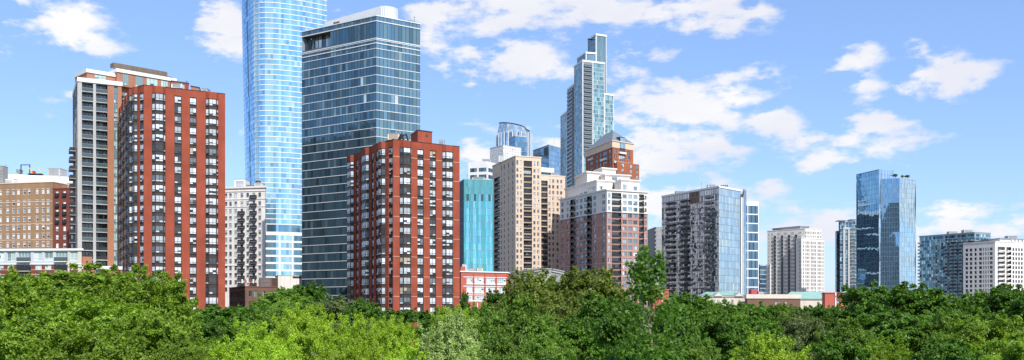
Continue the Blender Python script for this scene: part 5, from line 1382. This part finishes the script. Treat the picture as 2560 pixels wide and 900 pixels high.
    def small(name, label, L, C, Rr, y, mat, capm, caph=.4, wins=(), roof=None, cat='low building', ridge=5):
        L, C, Rr = P2(*L), P2(*C), P2(*Rr); poly = para(L, C, Rr); zt = Z(y, C[1]); b = Bd(name, label, cat, poly)
        w1 = b.wall(1)
        if wins:
            cl = w1.cols(wins[0]); grid(b, w1, 0, zt, cl, [(zt - a, zt - c) for a, c in wins[1]], mat)
            for a, c in wins[1]:
                for u0, u1 in cl: b.win(w1, u0, u1, zt - a, zt - c, pal=MIX + [((.6, .62, .62), 2)], nv=2, frame='white_paint', fw=.12)
        else: w1.quad(b.mb('wall'), 0, w1.L, 0, zt, 0, mat)
        backwalls(b, (0, 2, 3), 0, zt, mat)
        if roof:
            q = offpoly(poly, .6); m = b.mb('hipped_roof'); m.face([(*p, zt) for p in reversed(q)], roof)
            zr = zt + ridge; ca = lp(q[0], q[1], .5); cb = lp(q[3], q[2], .5); A, B_ = lp(ca, cb, .18), lp(ca, cb, .82)
            q3 = [(*p, zt) for p in q]; A, B_ = (*A, zr), (*B_, zr)
            m.face([q3[0], q3[1], A], roof); m.face([q3[1], q3[2], B_, A], roof); m.face([q3[2], q3[3], B_], roof); m.face([q3[3], q3[0], A, B_], roof)
        cornice(b, poly, zt - caph, zt - .01 if roof else zt, .3, capm, 'parapet'); return b, w1, zt
    b, w, zt = small('brick_house', 'small orange brick house left of the mirror glass block foot', (1628, 395), (1632, 380), (1672, 383), 722, 'low_red_brick', 'low_red_brick'); w.fbox(b.mb('downpipe'), w.L * .55, w.L * .55 + .25, 0, zt - .5, 0, .2, 'white_paint'); b.done()
    b, w, zt = small('green_roof_house', 'beige house with a pale green hipped roof below the mirror glass block', (1742, 372), (1756, 345), (1866, 348), 739, 'cream_stone', 'white_stone', .5, ([(1783, 1788), (1793.5, 1798.5), (1806, 1818), (1828, 1834), (1845, 1851)], [(3.2, 1.5)]), 'copper_roof', 'house', 1.6)
    for px in (1794, 1846):
        u = w.u(px); m = MB(); m.face([w.at(u - 1.6, zt - .2, .65), w.at(u + 1.6, zt - .2, .65), w.at(u, zt + 1.1, .65)], 'cream_stone'); m.face([w.at(u - 1.6, zt - .2, .65), w.at(u, zt + 1.1, .65), w.at(u, zt + 1.1, -4)], 'copper_roof'); m.face([w.at(u + 1.6, zt - .2, .65), w.at(u, zt + 1.1, -4), w.at(u, zt + 1.1, .65)], 'copper_roof'); b.part('gable', m)
    b.done()
    b, w, zt = small('parapet_building', 'low brick building with a long beige parapet left of the green roof', (1862, 345), (1868, 338), (2001, 342), 735.5, 'brown_brick', 'cream_stone', 1.5, ([(1938, 1943), (1945.5, 1951), (1962, 1967)], [(4.4, 2.6)])); b.done()
    rooftop_box('roof_plant', 'red plant box on the beige parapet building roof', 1878, 1893, 724, 736, 350, 4, 'red_metal', 'roof plant')
    rooftop_box('roof_plant', 'white plant box beside the red one on the beige parapet building', 1897, 1908, 730, 737, 350, 3, 'white_paint', 'roof plant')
    b, w, zt = small('green_roof_hall', 'long hall with a pale green metal roof left of the orange brick house', (1955, 420), (1962, 395), (2078, 400), 747, 'cream_stone', 'white_stone', .4, (), 'copper_roof', 'hall', 3.2); b.done()
    b, w, zt = small('brick_house', 'orange red brick house with a chimney pipe beside the green roofed hall', (2055, 372), (2062, 362), (2120, 366), 731, 'low_red_brick', 'low_red_brick', .3, ([(2094, 2099), (2104, 2108)], [(4.2, 2.8)])); w.fbox(b.mb('chimney_pipe'), w.u(2086), w.u(2088.5), zt - 6, zt + .1, 0, .5, 'white_paint'); b.done()
    b, w, zt = small('green_roof_house', 'house with a green hipped roof and grey gable right of the orange red brick house', (2098, 400), (2104, 380), (2150, 384), 741, 'brown_brick', 'white_stone', .4, (), 'copper_roof', 'house', 2.2); b.done()
lows()

# ------------------------------------------------------------------ trees
leafmat('leaf_locust', (.18, .31, .04), trans=.35); leafmat('leaf_lime', (.30, .45, .05), trans=.35, hue=(1.15, 1.1, .6)); leafmat('leaf_pale', (.27, .42, .09), trans=.3, hue=(1.5, 1.2, 2.2))
leafmat('leaf_mid', (.13, .25, .045)); leafmat('leaf_dark', (.076, .18, .025)); leafmat('leaf_olive', (.125, .19, .035), hue=(1.4, 1.2, .9)); leafmat('leaf_grey', (.12, .18, .085)); leafmat('leaf_maple', (.08, .19, .03), trans=.4)
BND = {}
rng = np.random.default_rng(11)
def crown_mesh(name, mat, rx=5.0, rz=4.2, zc=9.2, lobes=20, clumps=26, leaves=75, lr=(1.3, 2.1), size=.10, spread=.42, droop=0.0, upbias=.8, flat=.6, seed=1):
    g = np.random.default_rng(seed); C = []
    for k in range(lobes):
        while True:
            p = g.uniform(-1, 1, 3)
            if .25 < np.linalg.norm(p) < 1 and p[2] > -.75: break
        if k < 6: p = np.array([g.uniform(-.5, .5), g.uniform(-.5, .5), .85 - .25 * (k % 3)])
        r = g.uniform(*lr); p = p / np.linalg.norm(p) * g.uniform(.45, 1.0) ** .5
        c = np.array([p[0] * (rx - r * .75), p[1] * (rx - r * .75), p[2] * (rz - r * .6)])
        for j in range(clumps):
            d = g.normal(size=3); d /= np.linalg.norm(d); d[2] = abs(d[2]) * .9 - .25 if g.random() < .75 else d[2]
            q = c + d * r * np.array([1, 1, flat + .2]) * g.uniform(.72, 1.08); C.append((q, g.uniform(.6, 1.35)))
        for j in range(7):      # sprigs that stand out of the mass and break the outline
            d = g.normal(size=3); d /= np.linalg.norm(d); d[2] = abs(d[2]) * .8 + .15
            for e in (1.1, 1.22, 1.34): C.append((c + d * r * np.array([1, 1, flat + .35]) * e * g.uniform(.97, 1.03), .42))
    P = []; S = []; T = []
    for q, k in C:
        n = int(leaves * k); o = g.normal(size=(n, 3)) * spread * k * np.array([1, 1, flat]); tone = g.uniform(.15, .75)
        o[:, 2] -= droop * (o[:, 0] ** 2 + o[:, 1] ** 2)
        P.append(q + o); T.append(np.clip(tone + g.normal(size=n) * .18, 0, 1)); S.append(g.uniform(.7, 1.3, n) * size)
    P = np.concatenate(P); T = np.concatenate(T); S = np.concatenate(S); P[:, 2] += zc; n = len(P)
    out = P - np.array([0, 0, zc]); out /= np.linalg.norm(out, axis=1)[:, None] + 1e-6
    nr = g.normal(size=(n, 3)) * .75 + np.array([0, 0, upbias]) + out * .6; nr /= np.linalg.norm(nr, axis=1)[:, None]
    a = np.cross(nr, g.normal(size=(n, 3))); a /= np.linalg.norm(a, axis=1)[:, None]; b = np.cross(nr, a)
    L = S[:, None]; v = np.stack([P - a * L, P - b * L * .48, P + a * L, P + b * L * .48 + nr * L * .12], 1).reshape(-1, 3)
    me = bpy.data.meshes.new(name); me.vertices.add(4 * n); me.vertices.foreach_set('co', v.ravel().astype(np.float32))
    me.loops.add(4 * n); me.loops.foreach_set('vertex_index', np.arange(4 * n, dtype=np.int32)); me.polygons.add(n)
    me.polygons.foreach_set('loop_start', np.arange(0, 4 * n, 4, dtype=np.int32)); me.update(calc_edges=True)
    at = me.attributes.new('col', 'FLOAT_COLOR', 'FACE'); cc = np.stack([T, T, T, np.ones(n)], 1).astype(np.float32); at.data.foreach_set('color', cc.ravel())
    me.materials.append(MATS[mat]); BND[me.name] = (float(np.percentile(P[:, 2], 99.6)), float(np.percentile(np.hypot(P[:, 0], P[:, 1]), 97))); return me
def trunk_mesh(name, h=13.5, zb=4.5, r=.28, n=9, mat='bark', spread=3.6, seed=1, rx=5):
    g = random.Random(seed); m = MB()
    m.tube([(0, 0, 0), (.05, .02, zb * .5), (.1, 0, zb), (.0, .1, h * .6), (.1, 0, h * .85)], [r, r * .85, r * .75, r * .4, r * .08], mat, 8)
    for k in range(n):
        a = k * 2.4 + g.uniform(-.4, .4); z0 = zb + (h * .55 - zb) * k / n; L = spread * g.uniform(.75, 1.1)
        p = [(.1, 0, z0)]; e = (math.cos(a) * L, math.sin(a) * L, z0 + L * g.uniform(.55, 1.0))
        md = (e[0] * .45, e[1] * .45, z0 + (e[2] - z0) * .55); m.tube([p[0], md, e], [r * .45, r * .26, r * .05], mat, 6)
        for q in range(3):
            t = g.uniform(.3, .8); s = tuple(p[0][i] + (e[i] - p[0][i]) * t for i in range(3)); b = a + g.uniform(-1.1, 1.1); l = L * g.uniform(.3, .5)
            m.tube([s, (s[0] + math.cos(b) * l, s[1] + math.sin(b) * l, s[2] + l * g.uniform(.4, 1))], [r * .14, r * .02], mat, 5)
    o = m.build(name); me = o.data; bpy.data.objects.remove(o); return me
KIND = {}
def kind(k, mat, n=2, **kw):
    L = []
    for i in range(n):
        L.append((crown_mesh('crown_' + k, mat, seed=hash_(k) + i, **kw), trunk_mesh('trunk_' + k, seed=hash_(k) + i + 50)))
    KIND[k] = L
def hash_(s): return sum(ord(c) * (i + 3) for i, c in enumerate(s))
kind('locust', 'leaf_locust', 3, lobes=30, clumps=17, leaves=95, size=.11, spread=.27, lr=(.8, 1.9), flat=.5, upbias=1.0)
kind('lime', 'leaf_lime', 3, lobes=22, clumps=22, leaves=105, size=.095, spread=.27, lr=(1.2, 2.0), flat=.8)
kind('pale', 'leaf_pale', 1, lobes=24, clumps=22, leaves=75, size=.12, spread=.25, lr=(1.2, 2.0), flat=.8)
kind('mid', 'leaf_mid', 2, lobes=26, clumps=18, leaves=80, size=.125, spread=.27, lr=(.9, 1.9), flat=.6)
kind('dark', 'leaf_dark', 3, lobes=28, clumps=17, leaves=52, size=.18, spread=.31, lr=(.8, 1.9), flat=.45, upbias=1.0)
kind('olive', 'leaf_olive', 2, lobes=28, clumps=24, leaves=50, size=.17, spread=.30, lr=(1.1, 1.8), flat=.8)
kind('grey', 'leaf_grey', 1, lobes=24, clumps=22, leaves=50, size=.17, spread=.3, lr=(1.0, 1.7), rz=4.6)
kind('maple', 'leaf_maple', 1, lobes=20, clumps=22, leaves=28, size=.24, spread=.4, lr=(1.1, 1.9))
cnt = {}
def tree(name, px, yt, d, wpx, k, label, group=None):
    L = KIND[k]; i = cnt.get(k, 0); cnt[k] = i + 1; cm, tm = L[i % len(L)]
    top, rad = BND[cm.name]; zt = Z(yt, d); s = wpx / 2 / F * d / rad; sz = zt / top
    t = thing(name, label, 'tree', (X(px, d), d, 0), group)
    sz = min(sz, s * 1.5) if d < 150 else sz
    zo = zt - top * sz                               # trees on the far side stand on slightly raised beds
    tr = bpy.data.objects.new('trunk', tm); col.objects.link(tr); tr.parent = t; tr.scale = (s, s, zt / 13.5); tr.rotation_euler.z = R.uniform(0, 6.28)
    cr = bpy.data.objects.new('crown', cm); col.objects.link(cr); cr.parent = t; cr.scale = (s, s, sz); cr.location.z = zo; cr.rotation_euler.z = R.uniform(0, 6.28)
    return t
TREES = [
 # far left mass
 ('locust_tree', 300, 676, 79, 300, 'locust', 'yellow green tree just right of the highest left crown, under the balcony tower'),
 ('locust_tree', 55, 688, 80, 260, 'locust', 'yellow green tree left behind the highest left crown, below the tan brick block'),
 ('locust_tree', 165, 664, 74, 430, 'locust', 'broad yellow green tree rising highest at the left, in front of the low lilac block'),
 ('locust_tree', -10, 694, 66, 300, 'locust', 'yellow green tree cut by the left edge of the frame'),
 ('locust_tree', 365, 690, 70, 270, 'locust', 'yellow green tree covering the left foot of the taller red tower'),
 ('locust_tree', 240, 735, 60, 330, 'locust', 'yellow green tree in the middle of the left mass, in front of the highest crown'),
 ('locust_tree', 60, 775, 50, 320, 'locust', 'foreground tree at the bottom left corner'),
 ('locust_tree', 390, 775, 57, 260, 'locust', 'foreground tree whose right edge slopes down below the taller red tower'),
 ('locust_tree', 225, 815, 44, 330, 'locust', 'lowest foreground crown of the left mass at the bottom edge'),
 ('locust_tree', 445, 850, 46, 150, 'locust', 'small low crown at the bottom edge left of the lime green trees'),
 # darker trees behind, left centre
 ('street_tree', 535, 768, 112, 190, 'dark', 'dark green tree under the right half of the taller red tower'),
 ('street_tree', 625, 762, 118, 150, 'dark', 'dark green tree below the brown low building'),
 ('street_tree', 700, 722, 150, 190, 'mid', 'green tree in front of the white annex box'),
 ('street_tree', 775, 712, 160, 120, 'dark', 'dark green tree at the foot of the dark glass tower, its top before the glass'),
 ('street_tree', 855, 742, 150, 150, 'grey', 'grey green tree at the lower right of the dark glass tower'),
 ('street_tree', 905, 752, 135, 110, 'dark', 'dark tree touching the left foot of the lower red tower'),
 ('street_tree', 680, 770, 100, 170, 'mid', 'green crown behind the lime green trees, below the white annex'),
 ('street_tree', 500, 800, 85, 150, 'dark', 'dark crown between the left mass and the lime green trees'),
 # bright front row
 ('lime_green_tree', 620, 810, 52, 210, 'lime', 'leftmost bright lime green tree of the front row'),
 ('lime_green_tree', 765, 768, 56, 200, 'lime', 'tallest bright lime green tree of the front row, below the dark glass tower'),
 ('lime_green_tree', 700, 845, 42, 230, 'lime', 'low lime green crown at the bottom edge below the two left lime trees'),
 ('lime_green_tree', 890, 792, 52, 190, 'lime', 'lime green tree before the left foot of the lower red tower'),
 ('lime_green_tree', 985, 797, 50, 160, 'lime', 'lime green tree before the middle of the lower red tower'),
 ('lime_green_tree', 880, 850, 42, 220, 'lime', 'low lime green crown at the bottom edge, second from the left of the front row'),
 ('blossoming_tree', 1110, 788, 50, 190, 'pale', 'pale green tree with whitish blossom tufts before the lower red tower'),
 ('blossoming_tree', 1190, 862, 44, 130, 'pale', 'small pale blossoming crown at the bottom edge right of the big pale tree'),
 ('lime_green_tree', 1000, 862, 42, 200, 'lime', 'low lime green crown at the bottom edge beside the blossoming tree'),
 ('lime_green_tree', 1130, 770, 70, 150, 'lime', 'lime green crown behind the blossoming tree'),
 ('round_tree', 1290, 752, 58, 240, 'mid', 'round fresh green tree in the centre of the front row'),
 ('round_tree', 1205, 762, 74, 130, 'mid', 'green crown directly left behind the round fresh green tree'),
 ('round_tree', 1365, 822, 50, 150, 'mid', 'small fresh green crown at the lower right of the round fresh green tree'),
 ('round_tree', 1265, 835, 44, 200, 'mid', 'low green crown at the bottom edge under the round fresh green tree'),
 # olive group
 ('olive_green_tree', 1335, 682, 108, 190, 'olive', 'dark olive tree before the curved grey hall'),
 ('olive_green_tree', 1470, 676, 100, 240, 'olive', 'large brownish olive tree below the white topped tower'),
 ('olive_green_tree', 1400, 735, 88, 180, 'olive', 'brownish olive crown filling the space under the two olive trees'),
 ('olive_green_tree', 1505, 745, 84, 170, 'dark', 'dark crown at the right of the olive trees'),
 ('olive_green_tree', 1440, 800, 66, 210, 'dark', 'dark crown right of the round fresh green tree'),
 ('olive_green_tree', 1250, 728, 118, 110, 'dark', 'dark tree before the right end of the red brick loft'),
 ('street_tree', 1162, 731, 240, 30, 'dark', 'small dark tree between the lower red tower and the red brick loft'),
 # maple group
 ('maple_tree', 1560, 765, 40, 150, 'maple', 'maple with large leaves left of the slender young tree'),
 ('maple_tree', 1690, 770, 40, 150, 'maple', 'maple with large leaves right of the slender young tree'),
 ('maple_tree', 1610, 840, 34, 190, 'maple', 'low maple crown at the bottom edge behind the slender trunk'),
 ('maple_tree', 1740, 850, 38, 150, 'mid', 'low green crown at the bottom edge right of the maples'),
 # right mass
 ('park_tree', 1720, 738, 122, 170, 'dark', 'green tree before the left foot of the mirror glass block'),
 ('park_tree', 1800, 756, 112, 170, 'mid', 'green tree below the beige house with the green roof'),
 ('park_tree', 1885, 762, 118, 150, 'dark', 'green tree below the left end of the beige parapet building'),
 ('park_tree', 1965, 764, 115, 150, 'mid', 'green tree below the right end of the beige parapet building'),
 ('park_tree', 2045, 768, 112, 130, 'dark', 'dark tree left below the orange red brick house'),
 ('grey_green_tree', 2010, 780, 78, 130, 'grey', 'grey green tree standing out of the right mass, in front of the parapet building'),
 ('park_tree', 1890, 795, 75, 160, 'dark', 'dark crown left of the grey green tree'),
 ('park_tree', 1790, 785, 72, 170, 'dark', 'dark crown below the green roofed beige house, nearer row'),
 ('park_tree', 2090, 768, 105, 110, 'mid', 'green tree before the orange red brick house'),
 ('park_tree', 2165, 716, 96, 190, 'dark', 'tall dark green tree in front of the faceted glass tower, left one'),
 ('park_tree', 2275, 714, 90, 220, 'dark', 'tall dark green tree in front of the faceted glass tower, right one'),
 ('park_tree', 2225, 775, 78, 240, 'dark', 'wide dark crown below the pair of tall dark trees'),
 ('park_tree', 2365, 738, 115, 150, 'dark', 'green tree below the balcony slab building'),
 ('park_tree', 2440, 732, 122, 150, 'mid', 'green tree below the left part of the white stone block'),
 ('park_tree', 2520, 717, 112, 190, 'dark', 'tall green tree before the right part of the white stone block'),
 ('park_tree', 2590, 735, 90, 160, 'dark', 'green tree cut by the right edge of the frame'),
 ('park_tree', 2350, 785, 75, 190, 'mid', 'green crown in the middle row right of the pair of tall dark trees'),
 ('park_tree', 2460, 790, 68, 210, 'locust', 'yellowish green crown in the middle row near the right edge'),
 ('park_tree', 2120, 800, 66, 170, 'mid', 'green crown right of the grey green tree, nearer row'),
 ('park_tree', 2550, 835, 52, 200, 'locust', 'yellow green crown at the bottom right corner'),
 ('park_tree', 1910, 840, 46, 260, 'lime', 'wide bright green crown at the bottom edge, right half'),
 ('park_tree', 2090, 855, 48, 170, 'dark', 'low dark crown at the bottom edge below the grey green tree'),
 ('park_tree', 2210, 845, 50, 160, 'locust', 'low green crown at the bottom edge below the pair of tall dark trees'),
 ('park_tree', 2370, 850, 50, 180, 'dark', 'low dark crown at the bottom edge left of the yellow green corner tree'),
]
for (n_, px, yt, d, wpx, k, lb) in TREES: tree(n_, px, yt, d, wpx, k, lb)
# back row that closes the foot of the buildings
for k in range(34):
    px = 455 + k * 66 + R.uniform(-12, 12); d = R.uniform(165, 225)
    yt = 772 + R.uniform(-5, 9) if px < 1150 else (764 if px < 1600 else 764) + R.uniform(-5, 7)
    if 1150 < px < 1245: yt = 772
    tree('park_tree', px, yt, d, 115, R.choice(['dark', 'mid', 'dark']), 'one of the dark green trees in the hindmost row, nearest the feet of the buildings', 'hindmost row of dark green trees')

# the slender young tree with its bare lower trunk
def slender():
    d = 31.0; xb, zb = X(1634, d), 0.0
    t = thing('young_tree', 'slender young tree with a thin bare trunk rising above the tree line', 'tree', (xb, d, 0))
    P_ = lambda px, y, dy=0: (X(px, d) - xb, dy, Z(y, d)) 
    m = MB(); m.tube([(0.1, 0, 0), (.05, 0, 6), P_(1632, 900), P_(1628, 850), P_(1622, 810), P_(1621, 755), P_(1617, 700), P_(1613, 650), P_(1612, 622)], [.08, .065, .042, .038, .034, .028, .02, .012, .005], 'pale_bark', 8)
    for (a, b, c) in (((1622, 818), (1606, 812), (1596, 798)), ((1621, 808), (1632, 790), (1634, 745)), ((1622, 826), (1608, 826), (1600, 818)), ((1621, 800), (1640, 770), (1650, 740)), ((1620, 752), (1600, 735), (1580, 690)), ((1619, 745), (1640, 700), (1648, 640)), ((1617, 715), (1590, 680), (1578, 650)), ((1615, 690), (1640, 668), (1655, 655)), ((1621, 790), (1600, 770), (1590, 750))):
        dy = R.uniform(-.5, .5); m.tube([P_(*a), P_(*b, dy * .5), P_(*c, dy)], [.022, .014, .005], 'pale_bark', 5)
    tr = m.build('trunk', t)
    g = np.random.default_rng(5); pts = []
    blobs = [(1612, 700, 34, 40, 330), (1600, 668, 18, 22, 100), (1640, 665, 20, 24, 130), (1613, 645, 12, 22, 60), (1650, 645, 10, 12, 26), (1614, 622, 6, 8, 14), (1598, 735, 26, 20, 120), (1632, 735, 28, 20, 140), (1583, 690, 16, 24, 60), (1655, 690, 12, 26, 50), (1572, 660, 7, 6, 12), (1647, 632, 6, 8, 12), (1600, 640, 8, 9, 16), (1580, 790, 34, 34, 170), (1668, 780, 34, 40, 170), (1590, 850, 44, 30, 200), (1670, 855, 44, 30, 200), (1620, 885, 40, 16, 90)]
    for cx, cy, rx_, ry_, n in blobs:
        for _ in range(int(n * 1.25)):
            a = g.normal(size=3) * .55; pts.append((X(cx + a[0] * rx_, d) - xb, a[1] * .45, Z(cy + a[1 if False else 2] * ry_, d)))
    P = np.array(pts); n = len(P); nr = g.normal(size=(n, 3)) * .8 + np.array([.1, -.2, .6]); nr /= np.linalg.norm(nr, axis=1)[:, None]
    a = np.cross(nr, g.normal(size=(n, 3))); a /= np.linalg.norm(a, axis=1)[:, None]; b = np.cross(nr, a); S = g.uniform(.045, .085, n)[:, None]
    # five-pointed maple leaves
    ring = []
    for k in range(10):
        an = 2 * math.pi * k / 10; r_ = 1.0 if k % 2 == 0 else .58; ring.append(P + a * S * r_ * math.cos(an) + b * S * r_ * math.sin(an) + nr * S * (.12 if k % 2 else 0))
    v = np.stack(ring, 1).reshape(-1, 3); me = bpy.data.meshes.new('crown_young'); me.from_pydata([tuple(q) for q in v], [], [tuple(range(10 * i, 10 * i + 10)) for i in range(n)])
    at = me.attributes.new('col', 'FLOAT_COLOR', 'FACE'); T = g.uniform(.1, .9, n); at.data.foreach_set('color', np.stack([T, T, T, np.ones(n)], 1).astype(np.float32).ravel())
    me.materials.append(MATS['leaf_maple']); cr = bpy.data.objects.new('crown', me); col.objects.link(cr); cr.parent = t
slender()
# greenery on the faceted tower's roof terrace
for i, (px, yt, w_, k, lb) in enumerate(((2224, 436, 12, 'mid', 'leftmost small roof tree on the faceted glass tower'), (2238, 435, 13, 'olive', 'round roof tree on the faceted glass tower, second from the left'), (2256, 438, 10, 'mid', 'small roof shrub at the top right corner of the faceted glass tower'), (2268, 438, 14, 'olive', 'broad roof shrub at the right end of the faceted tower roof'))):
    d = 656; cm, tm = KIND[k][0]; s = w_ / 2 / F * d / 5; t = thing('roof_tree', lb, 'tree', (X(px, d), d, Z(448, d)))
    h = Z(yt, d) - Z(448, d)
    for nm, me in (('trunk', tm), ('crown', cm)):
        o = bpy.data.objects.new(nm, me); col.objects.link(o); o.parent = t; o.scale = (s, s, h / 13.5)


# small things on the roofs
for (lb, a, c, y0, y1, d, dep, m_) in (('grey cooling unit at the right side of the dark glass tower roof', 1018, 1030, 52, 60, 354, 3, 'white_paint'), ('small vent box behind the curved white house of the dark glass tower', 1004, 1011, 50, 58, 356, 2, 'concrete'),
    ('low white machine box on the right part of the lower red tower roof', 1096, 1110, 352, 362, 292, 3, 'band_grey'), ('grey machine box at the right part of the taller red tower roof', 505, 518, 222, 233, 286, 3, 'concrete'),
    ('low grey plant box on the turquoise tower roof', 1180, 1212, 443, 450, 462, 5, 'concrete'), ('grey plant box on the wing roof of the tan tower', 1378, 1396, 432, 440, 522, 5, 'concrete'),
    ('white plant box on the mirror glass block roof, near its corner', 1770, 1790, 462, 468, 545, 4, 'concrete'), ('low plant box on the white stone block roof at the right edge', 2520, 2545, 590, 598, 690, 5, 'concrete'),
    ('dark plant box on the left roof end of the mirror glass block', 1690, 1712, 478, 485, 572, 4, 'grey_concrete')):
    rooftop_box('roof_unit', lb, a, c, y0, y1, d, dep, m_)
for (lb, px, y0, y1, d) in (('thin mast on the dark glass tower roof, right of the curved house', 1036, 40, 60, 353), ('thin mast on the turquoise tower roof', 1168, 436, 450, 462), ('thin mast at the middle of the mirror glass block roof', 1754, 455, 471, 550), ('thin mast on the tan tower roof', 1256, 376, 402, 522), ('thin mast on the sky blue glass block roof', 1385, 348, 362, 880)):
    antenna(lb, px, y0, y1, d, 1)
flush_windows()
